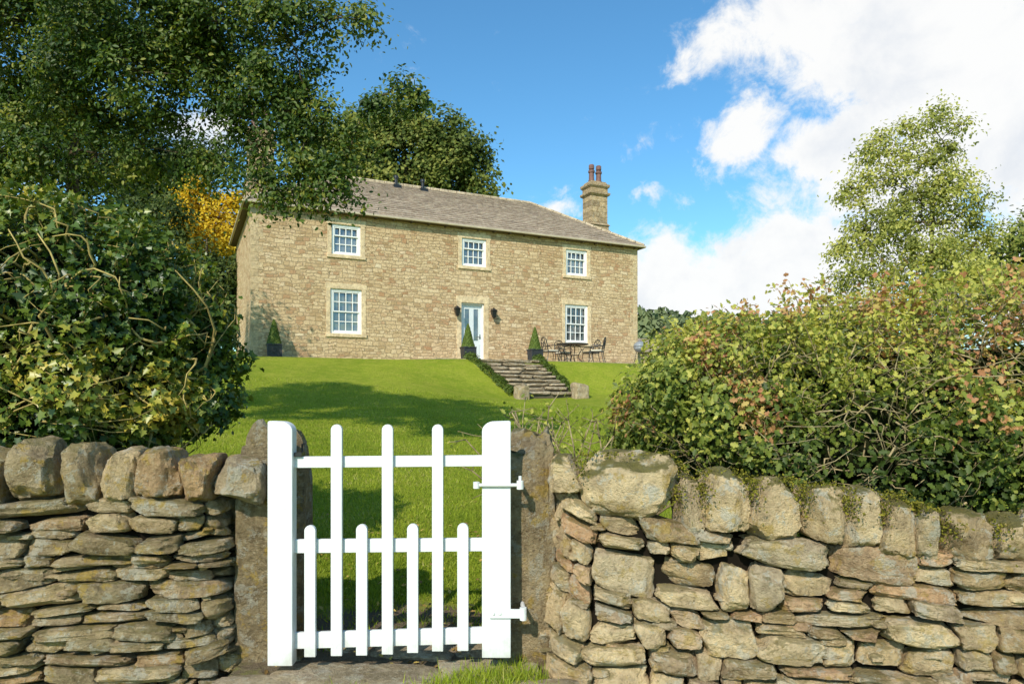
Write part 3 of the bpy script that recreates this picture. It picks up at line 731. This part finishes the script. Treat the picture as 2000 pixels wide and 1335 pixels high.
# steps
st = thing('garden_steps', (HX,HY,2.70), 'worn stone garden steps climbing the lawn bank to the front door', 'steps', None, HA)
mb = MB(); mr = MB(); c = 8.05; n = 9; sA = 2.7; sB = 5.7
for i in range(n):
    s0 = sA+(sB-sA)*i/n; zt = -.02-1.26*i/n; hw = 1.18-.26*i/n; cc = c+.10*i/n
    mr.box(cc-hw+.02, cc+hw-.02, -(s0+.34), -(s0-.05), zt-.5, zt-.07)
    x = cc-hw
    while x < cc+hw-.01:
        w = random.uniform(.5,1.1); xe = min(x+w, cc+hw)
        if cc+hw-xe < .3: xe = cc+hw
        stone_block(mb, ((x+xe)/2, -(s0+.19), zt-.04+random.uniform(-.018,.018)), ((xe-x)/2, .23, .05), 7, 6, .10, (0,random.uniform(-.025,.025),random.uniform(-.03,.03))); x = xe+.006
mb.obj('tread', M_step, st, True, 0, SH); mr.obj('riser', M_riser, st)
for tx, hz in [(c-.92,.25),(c+1.12,.31)]:
    mb = MB(); stone_block(mb, (tx,-5.86,-1.46+hz), (.2 if hz < .3 else .25,.18,hz), 9, 5, .06); o = mb.obj('stone_block', M_block, None, True, 0, SH)
    o.location = (HX,HY,2.70); o.rotation_euler = (0,0,HA); meta(o, 'squat squared stone block at the foot of the steps', 'stone block', 'stone blocks flanking the steps')
for sg in (-1, 1):
    e = thing('box_hedge', hl(c+sg*1.2+.05,4,2.2), 'low clipped box edging running beside the stone steps', 'hedge', 'box edging beside the steps', HA)
    N = 5200; s_ = RG.uniform(2.3,5.5,N); bed = np.interp(s_, [2.5,2.75,5.5], [2.7,2.66,1.46])-2.2
    r = RG.uniform(.6,1.05,N); th = RG.uniform(-.3,math.pi+.3,N)
    lump = 1+.25*np.sin(s_*7)+.12*np.sin(s_*17)
    P = np.stack([np.cos(th)*.14*r*lump+sg*(4-s_)*.09, -(s_-4), bed+np.sin(th)*.22*r*lump+.02], 1)
    nr = np.stack([np.cos(th), RG.normal(0,.5,N), np.sin(th)+.3], 1)+RG.normal(0,.4,(N,3))
    scatter('foliage', P, frames(N,nr), RG.uniform(.035,.06,N), np.clip(RG.normal(.6,.25,N),0,1), *LEAF, ML_box, e)

# planters
base = None; kids = []
pl_group = 'black planters with clipped cones'
def planter(loc, lab):
    global base, kids
    if base is None:
        base = thing('potted_topiary', loc, lab, 'potted plant', pl_group, HA)
        mb = MB(); mb.frustum(0,0,0,.40,.19,.19,.215,.215); mb.box(-.235,.235,-.235,.235,.401,.445)
        for q in (-.21,.21): mb.box(q-.02,q+.02,-.225,-.2,.03,.4)
        mb.tube([(.07*math.cos(a), -.215, .22+.07*math.sin(a)) for a in np.linspace(0,6.28,16)], .008, 5)
        kids.append(mb.obj('planter', M_planter, base, False, .006))
        N = 5200; h = RG.random(N)**1.25; th = RG.uniform(0,6.283,N); r = .225*(1-h)**.8*RG.uniform(.86,1.05,N)+.005
        P = np.stack([np.cos(th)*r, np.sin(th)*r, .44+h*.80], 1); nr = np.stack([np.cos(th), np.sin(th), np.full(N,.4)], 1)+RG.normal(0,.35,(N,3))
        kids.append(scatter('cone_foliage', P, frames(N,nr), RG.uniform(.025,.045,N), np.clip(RG.normal(.9,.2,N),0,1), *LEAF, ML_box, base))
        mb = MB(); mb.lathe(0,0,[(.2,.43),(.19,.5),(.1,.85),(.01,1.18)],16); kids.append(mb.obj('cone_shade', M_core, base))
    else:
        b = base.copy(); COL.objects.link(b); b.location = loc; b['label'] = lab
        for kd in kids:
            q = kd.copy(); q.parent = b; COL.objects.link(q)
planter(hl(.66,.6,2.70), 'clipped cone topiary in black planter by the house corner')
planter(hl(6.96,2.0,2.71), 'clipped cone topiary in black planter beside the front door')
planter(hl(9.6,2.0,2.71), 'clipped cone topiary in black planter at the steps')

# table and chairs
TLOC = hl(11.5,1.5,2.713)
tb = thing('garden_table', TLOC, 'round black wrought iron garden table on the terrace', 'table', None, HA)
mb = MB(); mb.lathe(0,0,[(.60,.70),(.62,.71),(.62,.735),(.60,.745)],32)
mb.obj('table_top', M_iron, tb)
for i in range(4):
    a = math.pi/4+i*math.pi/2; ca, sa = math.cos(a), math.sin(a)
    mb = MB(); mb.tube([(ca*r, sa*r, z) for r, z in [(.12,.69),(.3,.64),(.36,.5),(.25,.32),(.22,.2),(.34,.08),(.42,.0)]], .018, 6); mb.obj('leg', M_iron, tb)
mb = MB(); mb.tube([(.24*math.cos(a), .24*math.sin(a), .3) for a in np.linspace(0,6.283,20)], .01, 5); mb.obj('stretcher', M_iron, tb)
ch0 = None; ck = []
def chair(lx, ly, rot, lab):
    global ch0, ck
    x, y = TLOC[0]+lx*.901-ly*.434, TLOC[1]+lx*.434+ly*.901
    if ch0 is None:
        ch0 = thing('garden_chair', (x,y,2.713), lab, 'chair', 'iron garden chairs round the table', HA+rot)
        mb = MB(); mb.box(-.24,.24,-.22,.24,.40,.42)
        mb.tube([(-.24,-.22,.41),(.24,-.22,.41),(.24,.24,.41),(-.24,.24,.41),(-.24,-.22,.41)], .014, 6); ck.append(mb.obj('seat', M_iron, ch0))
        for sx in (-1,1):
            mb = MB(); mb.tube([(sx*.22,-.2,.41),(sx*.25,-.24,.3),(sx*.21,-.21,.12),(sx*.25,-.27,0)], .014, 6); ck.append(mb.obj('leg', M_iron, ch0))
            mb = MB(); mb.tube([(sx*.21,.22,.41),(sx*.22,.25,.2),(sx*.24,.31,0)], .014, 6); ck.append(mb.obj('leg', M_iron, ch0))
            mb = MB(); mb.tube([(sx*.24,-.2,.41),(sx*.29,-.2,.55),(sx*.29,-.1,.65),(sx*.28,.1,.65),(sx*.23,.27,.62)], .014, 6); ck.append(mb.obj('armrest', M_iron, ch0))
        mb = MB()
        fr = [(-.22,.23,.41),(-.23,.28,.65),(-.22,.31,.82),(-.12,.33,.93),(0,.34,.96),(.12,.33,.93),(.22,.31,.82),(.23,.28,.65),(.22,.23,.41)]
        mb.tube(fr, .016, 6); mb.tube([(-.23,.25,.5),(.23,.25,.5)], .012, 6)
        for sx in (-1,1):
            mb.tube([(sx*.02,.25,.5),(sx*.12,.28,.62),(sx*.02,.30,.74),(sx*.1,.32,.86),(0,.34,.95)], .011, 5)
            mb.tube([(sx*.2,.26,.52),(sx*.08,.28,.66),(sx*.21,.31,.8)], .011, 5)
        mb.tube([(.06*math.cos(a), .30, .73+.07*math.sin(a)) for a in np.linspace(0,6.283,12)], .01, 5)
        ck.append(mb.obj('backrest', M_iron, ch0))
        mb = MB(); mb.box(-.22,.22,-.21,.22,.422,.475); ck.append(mb.obj('cushion', M_cush, ch0, False, .018))
    else:
        b = ch0.copy(); COL.objects.link(b); b.location = (x,y,2.713); b.rotation_euler = (0,0,HA+rot); b['label'] = lab
        for kd in ck:
            q = kd.copy(); q.parent = b; COL.objects.link(q)
CL = 'black wrought iron garden armchair with cream cushion at the round table'
chair(-.92,.05,math.pi/2,CL); chair(.12,.92,0.05,CL); chair(.92,.15,-math.pi/2,CL); chair(.62,-.75,-2.3,CL)
kb = thing('kettle_barbecue', hl(14.6,1.6,2.713), 'small grey covered kettle barbecue on legs beside the house', 'barbecue', None, HA)
M_kb = mat_plain('grey_enamel', (.22,.24,.26), .35, .5)
mb = MB(); mb.lathe(0,0,[(.03,.48),(.17,.53),(.25,.64),(.26,.7)],20); mb.obj('bowl', M_kb, kb, True)
mb = MB(); mb.lathe(0,0,[(.265,.705),(.25,.8),(.16,.9),(.03,.94)],20); mb.tube([(-.05,0,.93),(-.04,0,.98),(.04,0,.98),(.05,0,.93)], .01, 6); mb.obj('lid', M_kb, kb, True)
for a in (.5,2.6,4.7):
    mb = MB(); mb.tube([(.12*math.cos(a),.12*math.sin(a),.55),(.25*math.cos(a),.25*math.sin(a),0)], .012, 6); mb.obj('leg', M_iron, kb)

# ------------------------------------------------------------------ trees
def leaves_for(clumps, nsub, nleaf, sz, sg=.22):
    P = []; T = []; O = []; subs = []
    for (x,y,z,r) in clumps:
        c = np.array([x,y,z]); k = max(3, int(nsub*r*r))
        d = RG.normal(size=(k,3)); d /= np.linalg.norm(d, axis=1, keepdims=True)
        rr = RG.uniform(.25,1,(k,1))**.6
        sc = c+d*rr*r*np.array([1,1,.85])
        subs.append((c, sc, r))
        m = np.maximum(4, (nleaf*RG.uniform(.4,1.6,k))).astype(int)
        for q in range(k):
            s = sg*RG.uniform(.6,1.5)
            p = sc[q]+RG.normal(size=(m[q],3))*np.array([s,s,s*.75])
            p[:,2] -= .3*np.minimum(((p[:,0]-sc[q,0])**2+(p[:,1]-sc[q,1])**2)/max(s,.01), .5)
            P.append(p); b = RG.uniform(.1,.85)
            T.append(np.clip(b+RG.normal(0,.17,m[q]),0,1)); O.append(p-c)
    P = np.concatenate(P); T = np.concatenate(T); O = np.concatenate(O); N = len(P)
    O /= np.maximum(np.linalg.norm(O, axis=1, keepdims=True), .01)
    nr = O*.6+np.array([-.15,-.4,.6])+RG.normal(0,.5,(N,3))
    return P, frames(N,nr), RG.uniform(.7,1.3,N)*sz, T, subs

def tree(name, base, clumps, label, leafmat, nsub, nleaf, sz, tr, tmpl=LEAF, sg=.22, trunk_top=None, twigs=5, limb=1.0):
    e = thing(name, base, label, 'tree')
    B = np.array(base); C = [(x-B[0], y-B[1], z-B[2], r) for x,y,z,r in clumps]
    P, R, S, T, subs = leaves_for(C, nsub, nleaf, sz, sg)
    cen = np.mean([[c[0],c[1],c[2]] for c in C], axis=0); zmin = min(c[2]-c[3] for c in C); zmax = max(c[2] for c in C)
    if trunk_top is None: trunk_top = (cen[0]*.7, cen[1]*.7, zmin+(zmax-zmin)*.75)
    tt = np.array(trunk_top)
    mb = MB(); n = 9; nodes = []
    pts = []; rd = []
    for i in range(n):
        f = i/(n-1); w = .12*tr*4*math.sin(f*5)*(f)
        pts.append(np.array((tt[0]*f**1.3+w, tt[1]*f**1.3+w*.5, tt[2]*f))); rd.append(tr*(1.35 if i == 0 else 1)*(1-.75*f))
    mb.tube(pts, rd, 10, .4)
    for i in range(2, n): nodes.append((pts[i], rd[i]))
    order = sorted(subs, key=lambda q: np.linalg.norm(q[0]-tt*np.array([.6,.6,.6])))
    for (c, sc, cr) in order:
        best = min(nodes, key=lambda nd: np.linalg.norm(nd[0]-c)+.5*max(0, nd[0][2]-c[2]+.2)-.8*nd[1])
        a, ra = best; L = np.linalg.norm(c-a)
        r0 = min(ra*.62, .035*limb+.022*limb*L); mid = (a+c)/2+np.array([RG.normal(0,.12*L),RG.normal(0,.12*L),.12*L])
        pp = [a*(1-q)**2+2*q*(1-q)*mid+q*q*c+(RG.normal(0,.02*L,3) if 0 < q < 1 else 0) for q in np.linspace(0,1,7)]
        rr = list(np.linspace(r0, max(.012,r0*.4), 7)); mb.tube(pp, rr, 6, .5)
        for i in (2,3,4,5,6): nodes.append((pp[i], rr[i]))
        for s in sc[:twigs]:
            md = (c+s)/2+RG.normal(0,.08,3); mb.tube([c*(1-q)**2+2*q*(1-q)*md+q*q*s for q in np.linspace(0,1,4)], [max(.009,r0*.3),max(.007,r0*.22),max(.006,r0*.15),.004], 5, .5)
    mb.obj('trunk', M_bark, e, True)
    scatter('crown', P, R, S, T, *tmpl, leafmat, e)
    return e
def cl(lst, d=None):
    out = []
    for it in lst:
        dd = it[3] if len(it) > 3 else d
        x,y,z = sight(it[0], it[1], dd); out.append((x,y,z,it[2]/F*dd))
    return out
T1 = cl([(40,40,120,9),(180,30,110,8.4),(60,150,90,9.5),(300,50,110,8.6),(430,40,100,8.4),(540,40,90,8.2),(640,40,60,8.2),(705,40,30,8.2),(150,130,90,8.6),(270,140,80,8.2),
         (400,130,60,8.6),(500,140,70,8.4),(585,120,45,8.2),(40,230,70,9.0),(150,220,70,8.8),(250,225,55,9.2),(320,120,60,9),(560,215,55,8.3),(500,290,36,8.4),(600,280,48,8.3),(565,340,34,8.3),(635,335,28,8.2),(600,375,14,8.2),
         (650,225,32,8.3),(680,300,18,8.2),(540,385,12,8.2),(730,205,14,8.2),(780,172,14,8.2),(815,190,8,8.2),(695,250,18,8.3),(480,200,40,8.5),(470,260,28,8.6),(520,330,26,8.3),(585,310,32,8.2),(610,190,32,8.3),(660,360,10,8.2),
         (100,-80,150,9),(330,-90,150,8.8),(520,-70,100,8.5),(-120,60,150,9.4),(-120,220,120,9.4),(-60,-100,150,9.6),(220,90,90,9.6),(380,70,80,9.8),(100,180,80,10),(560,250,50,9.2),(450,90,80,9),(540,170,60,9),
         (90,290,55,8.6),(190,300,55,8.8),(270,290,40,9),(330,230,40,9),(300,330,40,9.4),(10,300,60,8.8),(380,310,28,8.8),(430,330,26,8.7),(450,190,45,9),(360,170,45,9)])
tree('overhanging_tree', (-6.3,9.6,float(gh(-6.3,9.6))), T1, 'tall spreading green tree with drooping branches behind the ivy hedge', ML_tree, 52, 165, .060, .2, LEAF, .125, (.2,.1,4.4), 6, 1.1)
T2 = cl([(40,310,80),(150,310,80),(200,330,50),(180,440,90),(60,440,90),(110,230,90),(190,250,60),(-60,300,110),(20,200,90)], 17)
tree('broadleaf_tree', (-11.5,17,float(gh(-11.5,17))), T2, 'dense shaded green tree standing behind the hedge', ML_wood, 10, 130, .14, .3, LEAF, .32)
T2b = cl([(380,300,50),(340,350,50),(300,330,60),(340,290,40),(320,400,70),(430,315,34),(280,290,60),(260,400,80),(250,330,70),(450,550,60),(400,580,60),(460,480,50),(350,520,80),(460,620,60),(480,400,30),(290,470,80)], 36)
tree('broadleaf_tree', (-17.5,36,4.2), T2b, 'distant dark green tree rising beyond the golden tree', ML_wood, 6, 130, .22, .3, QUAD, .4)
T2c = cl([(330,430,40),(350,490,50),(400,520,45),(450,530,40),(470,570,40),(420,580,50),(340,400,26),(460,620,40),(470,500,20)], 29)
tree('holly_tree', (-13.0,29,2.9), T2c, 'low dark green tree growing in front of the golden tree', ML_wood, 8, 150, .15, .14, QUAD, .3)
T3 = cl([(410,380,38),(385,410,42),(440,420,38),(420,450,42),(455,380,22),(400,358,20),(455,450,30),(370,430,26),(385,470,36)], 31)
tree('golden_tree', (-13.4,31,3.2), T3, 'small tree in golden yellow autumn leaf beside the house', ML_gold, 9, 190, .15, .15, QUAD, .3)
T4 = cl([(720,250,55),(790,232,48),(850,250,50),(905,300,50),(930,345,32),(880,350,60),(800,300,80),(730,320,70),(690,290,50),(760,360,70),(850,290,60),(840,390,60),(680,360,60),(640,300,60),(945,380,20),(700,230,30),(760,215,25)], 44)
tree('oak_tree', (-6.5,44,3.2), T4, 'large rounded dark green oak rising behind the roof', ML_oak, 4.6, 200, .26, .5, QUAD, .42)
T5 = cl([(1832,215,18),(1822,250,28),(1785,285,26),(1850,290,30),(1740,300,26),(1700,290,16),(1800,320,44),(1690,345,26),(1750,360,50),(1840,365,54),(1880,340,24),(1690,410,38),(1760,430,66),(1860,430,58),(1920,440,32),(1690,470,52),(1800,500,84),(1900,490,52),(1680,540,60),(1780,560,90),(1880,560,80),(1650,480,18),(1765,250,10),(1875,245,10),(1660,365,16),(1720,268,10),(1905,385,22),(1800,400,55)], 14)
tree('yellowing_tree', (8.4,14,float(gh(8.4,14))), T5, 'airy pale yellow green tree tapering to a loose top', ML_pale, 34, 125, .070, .10, LEAF, .15, (.3,0,5.0), 6, .5)
T6 = cl([(1960,480,40),(2000,470,50),(2050,450,80),(2000,540,60),(1940,530,40),(2120,500,100),(2080,560,90)], 19)
tree('broadleaf_tree', (15.2,19,float(gh(15.2,19))), T6, 'dark green tree beyond the yellowing tree', ML_oak, 10, 130, .14, .25, LEAF, .3)

def conifers():
    P = []; T = []; N_ = []
    for i in range(150):
        x = RG.uniform(14,75); y = RG.uniform(105,160); b = float(gh(x,y))-1; H = RG.uniform(9,12.5)*(y/125); r = RG.uniform(1.6,2.4)
        n = 260; h = RG.random(n)**1.3; th = RG.uniform(0,6.283,n); rr = r*(1-h)*RG.uniform(.7,1.1,n)
        P.append(np.stack([x+np.cos(th)*rr, y+np.sin(th)*rr, b+1+h*(H-1)*.88], 1)); N_.append(np.stack([np.cos(th),np.sin(th),np.full(n,.5)],1)); T.append(np.full(n, RG.uniform(.2,1)))
    P = np.concatenate(P); N_ = np.concatenate(N_); T = np.concatenate(T)
    o = scatter('forest', P, frames(len(P), N_+RG.normal(0,.4,P.shape)), RG.uniform(.9,1.6,len(P)), T, *QUAD, mat_leaf('conifer_needles', [(0,(.08,.11,.06)),(1,(.18,.21,.10))], .8, .1, .1))
    meta(o, 'distant conifer plantation on the hillside beyond the house', kind='stuff')
conifers()

# ------------------------------------------------------------------ hedges
def nz3(P, f, o): return np.array([noise.noise(Vector((p[0]*f+o, p[1]*f, p[2]*f))) for p in P])
def hedge(name, label, c, h, ex, N, sz, tmpl, lmat, tmat, tintfn, nt, lump, shear=0, twl=(.3,.7), twr=.008, depth=.16, sprigs=60, inset=.22, cap=1.0, thin=0):
    e = thing(name, (c[0],c[1],0), label, 'hedge')
    c = np.array([0,0,c[2]]); h = np.array(h)
    def surf(n, front=True):
        d = RG.normal(size=(n,3))*h; 
        u = d/h; s = 1/((np.abs(u)**ex).sum(1)**(1/ex)); return u*s[:,None]*h
    p = surf(N*2); keep = (p[:,1] < .35*h[1]) | (RG.random(len(p)) < .3); p = p[keep][:N]
    if thin:
        hole = nz3(p, 3.2, 33); p = p[(hole < .18) | (RG.random(len(p)) > thin)]
    N = len(p)
    g = np.sign(p)*np.abs(p/h)**(ex-1)/h; g /= np.linalg.norm(g, axis=1, keepdims=True)
    lm = nz3(p, 1.6, 3)*lump+nz3(p, 5, 8)*lump*.9
    dep = RG.exponential(depth*.6, N); dep = np.minimum(dep, .4)
    q = p+g*(lm-dep+.02)[:,None]+c+RG.normal(0,.025,(N,3))
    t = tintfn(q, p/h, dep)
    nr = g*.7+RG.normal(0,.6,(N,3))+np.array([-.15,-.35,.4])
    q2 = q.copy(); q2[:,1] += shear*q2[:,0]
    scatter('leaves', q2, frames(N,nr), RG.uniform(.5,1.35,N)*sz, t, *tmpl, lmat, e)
    mb = MB(); sp = surf(nt*2); sp = sp[sp[:,1] < .3*h[1]][:nt]
    for i in range(len(sp)):
        a = sp[i]*RG.uniform(.80,.97)+c; L = RG.uniform(*twl); gg = sp[i]/h; gg /= np.linalg.norm(gg)
        if sp[i][2] > .2*h[2]: L *= .6
        d = gg*.35+RG.normal(0,.55,3)+np.array([0,0,.35]); d /= np.linalg.norm(d); pts = [a]; 
        for k in range(6):
            d = d+RG.normal(0,.45,3); d /= np.linalg.norm(d); pn = pts[-1]+d*L/6
            lim = (np.abs((pn-c)/h)**ex).sum()**(1/ex)
            if lim > 1.05: pn = c+(pn-c)*1.05/lim
            pts.append(pn)
        r = twr*RG.uniform(.35,1.3); mb.tube([(x, y+shear*x, z) for x,y,z in pts], list(np.linspace(r, r*.35, 7)), 5, RG.random())
    ss = surf(sprigs*3); ss = ss[(ss[:,2] > -.3*h[2]) & (ss[:,1] < .5*h[1])][:sprigs]; LP = []
    for s in ss:
        gg = s/h; gg /= np.linalg.norm(gg); d = gg*.6+np.array([0,0,.8])+RG.normal(0,.35,3); d /= np.linalg.norm(d); L = RG.uniform(.05,.28)
        pts = [s*.95+c+d*L*q+np.array([0,0,-.12*q*q*L]) for q in np.linspace(0,1.2,6)]
        mb.tube([(x, y+shear*x, z) for x,y,z in pts], [.004,.0035,.003,.0025,.002,.0015], 4, .5)
        for q in pts[1:]:
            for _ in range(8): LP.append(q+RG.normal(0,.028,3))
    LP = np.array(LP); t2 = tintfn(LP, (LP-c)/h, np.zeros(len(LP))); t2 = np.where(t2 < .8, np.clip(t2+.12,0,cap), t2); LP[:,1] += shear*LP[:,0]
    scatter('sprigs', LP, frames(len(LP), RG.normal(0,1,LP.shape)+np.array([0,-.3,.8])), RG.uniform(.6,1.1,len(LP))*sz, t2, *tmpl, lmat, e)
    mb.obj('stems', tmat, e, True)
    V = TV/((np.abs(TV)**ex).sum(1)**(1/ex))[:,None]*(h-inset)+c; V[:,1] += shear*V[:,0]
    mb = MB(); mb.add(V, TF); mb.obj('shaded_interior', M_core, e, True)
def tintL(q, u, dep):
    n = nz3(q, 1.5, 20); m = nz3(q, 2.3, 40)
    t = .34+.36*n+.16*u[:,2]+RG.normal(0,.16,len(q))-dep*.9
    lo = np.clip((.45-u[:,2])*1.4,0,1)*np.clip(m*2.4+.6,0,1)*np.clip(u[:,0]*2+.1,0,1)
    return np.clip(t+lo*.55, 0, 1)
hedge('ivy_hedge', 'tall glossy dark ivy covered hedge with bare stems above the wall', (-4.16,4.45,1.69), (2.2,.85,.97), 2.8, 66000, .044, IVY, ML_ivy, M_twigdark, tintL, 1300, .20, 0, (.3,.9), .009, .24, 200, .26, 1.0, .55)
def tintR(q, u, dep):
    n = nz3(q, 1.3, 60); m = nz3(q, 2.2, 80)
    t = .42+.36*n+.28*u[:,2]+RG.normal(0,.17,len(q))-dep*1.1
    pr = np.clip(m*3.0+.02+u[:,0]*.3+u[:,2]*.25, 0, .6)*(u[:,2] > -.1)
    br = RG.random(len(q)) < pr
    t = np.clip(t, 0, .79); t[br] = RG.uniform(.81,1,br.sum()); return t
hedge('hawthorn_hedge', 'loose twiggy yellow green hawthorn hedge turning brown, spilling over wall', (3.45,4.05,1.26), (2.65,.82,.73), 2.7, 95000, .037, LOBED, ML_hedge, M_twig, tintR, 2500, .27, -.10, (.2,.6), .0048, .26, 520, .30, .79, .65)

for bx, by, d, hgt, lab in [(1105,885,4.6,.42,'small bare pruned shrub growing by the gatepost'),(1205,880,4.4,.5,'gnarled bare shrub stems at the end of the hawthorn hedge'),(1040,850,5.2,.3,'low leafy sapling behind the gatepost')]:
    x,y,z = sight(bx,by,d); gz = float(gh(x,y)); e = thing('pruned_shrub', (x,y,gz), lab, 'shrub', 'bare shrubs beside the gatepost')
    mb = MB(); LP = []
    for i in range(9):
        a = RG.uniform(0,6.28); pts = [np.array([0,0,0.])]; dd = np.array([math.cos(a)*.25, math.sin(a)*.25, 1.]); top = z-gz+hgt*RG.uniform(.5,1); n = 8
        for k in range(n):
            dd = dd+RG.normal(0,.2,3)*np.array([1,1,.3]); dd /= np.linalg.norm(dd); pts.append(pts[-1]+dd*top/n)
        mb.tube(pts, list(np.linspace(.014,.004,n+1)), 6, .5)
        for k in range(4,9):
            for _ in range(2):
                b = pts[k]; q = b+RG.normal(0,.09,3)+np.array([0,0,.04]); mb.tube([b,(b+q)/2+RG.normal(0,.01,3),q], [.004,.003,.002], 4, .5)
                for _ in range(3): LP.append(q+RG.normal(0,.02,3))
    mb.obj('stems', M_twig, e, True); LP = np.array(LP); N = len(LP)
    scatter('leaves', LP, frames(N, RG.normal(0,1,(N,3))+np.array([0,0,1])), RG.uniform(.02,.045,N), RG.uniform(.3,.8,N), *LOBED, ML_hedge, e)

# ------------------------------------------------------------------ light and sky
el = math.radians(37); hx_, hy_ = -.36, -.933
S = Vector((hx_*math.cos(el), hy_*math.cos(el), math.sin(el)))
sd = bpy.data.lights.new('sun', 'SUN'); sd.energy = 5.0; sd.angle = math.radians(.5); sd.color = (1,.93,.81)
so = bpy.data.objects.new('sun', sd); COL.objects.link(so); so.rotation_euler = S.to_track_quat('Z','Y').to_euler()
wd = bpy.data.worlds.new('World'); scene.world = wd; wd.use_nodes = True
nt = wd.node_tree; nt.nodes.clear()
class WN(NT):
    def __init__(s): s.t = nt
w = WN(); out = w.n('ShaderNodeOutputWorld')
sky = w.n('ShaderNodeTexSky', sky_type='NISHITA'); sky.sun_disc = False; sky.sun_elevation = el; sky.sun_rotation = math.atan2(hx_, hy_)
sky.air_density = 1.0; sky.dust_density = .8; sky.ozone_density = 1.8
hs = w.n('ShaderNodeHueSaturation'); hs.inputs['Saturation'].default_value = 1.14; hs.inputs['Value'].default_value = 1.3; w.l(sky.outputs[0], hs.inputs['Color'])
bgs = w.n('ShaderNodeBackground'); w.l(w.mix(1, hs.outputs[0], (.68,1.03,1.06), 'MULTIPLY'), bgs.inputs[0]); bgs.inputs[1].default_value = .15
dirv = w.vmath('NORMALIZE', w.n('ShaderNodeTexCoord').outputs['Generated']).outputs[0]
wv = w.vmath('SCALE', w.vmath('SUBTRACT', w.noise(dirv, 7, 6, .62).outputs['Color'], (.5,.5,.5)).outputs[0], .15).outputs[0]
dirw = w.vmath('ADD', dirv, wv).outputs[0]
acc = None
for bx, by, rx, ry, am in [(1780,20,480,210,1.3),(2000,200,400,200,1.35),(1560,80,220,110,1.05),(1440,262,110,75,1.1),(1640,262,190,90,1.25),(1850,330,330,130,1.25),(1480,550,340,115,1.35),(1320,600,220,95,1.3),(1640,490,260,110,1.2),(1065,400,90,34,.8),(1290,258,60,45,.6),(1050,360,70,26,.6),(1300,400,60,24,.6),(2300,300,500,400,1.3),(390,245,110,60,1.0),(-200,300,400,120,.9),(1330,120,60,60,.65),(2050,500,300,120,1.2)]:
    v = Vector(((bx-1000)/F, 1, (775-by)/F)); m_ = v.length; v.normalize()
    df = w.vmath('MULTIPLY', w.vmath('SUBTRACT', dirw, tuple(v)).outputs[0], (F*m_*m_/rx*.95, F*m_/max(rx,ry)*.5, F*m_/ry)).outputs[0]
    ln = w.n('ShaderNodeVectorMath', operation='LENGTH'); w.l(df, ln.inputs[0])
    lob = w.math('MULTIPLY', w.step(ln.outputs['Value'], 1.45, .2), am)
    acc = lob if acc is None else w.math('MAXIMUM', acc, lob)
cn = w.noise(dirv, 6.5, 14, .62, .2).outputs['Fac']; cn2 = w.noise(w.vmath('ADD', dirv, (3,1,2)).outputs[0], 18, 12, .7, .4).outputs['Fac']
dens = w.math('ADD', w.math('ADD', acc, w.math('MULTIPLY', w.math('SUBTRACT', cn, .5), 2.0)), w.math('MULTIPLY', w.math('SUBTRACT', cn2, .5), 1.8))
mask = w.step(dens, .25, .98)
lit = w.noise(w.vmath('ADD', dirv, (.03,.0,.05)).outputs[0], 8, 10, .6, .25).outputs['Fac']
shade = w.step(w.math('ADD', w.math('MULTIPLY', w.math('SUBTRACT', lit, .5), 3.4), w.math('MULTIPLY', dens, .22)), .15, 1.3)
ccol = w.mix(shade, (1.0,1.0,.99), (.78,.82,.88))
bgc = w.n('ShaderNodeBackground'); w.l(ccol, bgc.inputs[0]); bgc.inputs[1].default_value = 1.0
mx = w.n('ShaderNodeMixShader'); w.l(w.math('MULTIPLY', mask, .98), mx.inputs[0]); w.l(bgs.outputs[0], mx.inputs[1]); w.l(bgc.outputs[0], mx.inputs[2]); w.l(mx.outputs[0], out.inputs[0])

# ------------------------------------------------------------------ camera
cd = bpy.data.cameras.new('camera'); cd.lens = 24; cd.sensor_width = 36; cd.shift_y = .0538; cd.clip_end = 3000; cd.clip_start = .05
co_ = bpy.data.objects.new('camera', cd); COL.objects.link(co_); co_.location = (0,0,EYE); co_.rotation_euler = (math.pi/2,0,0); scene.camera = co_
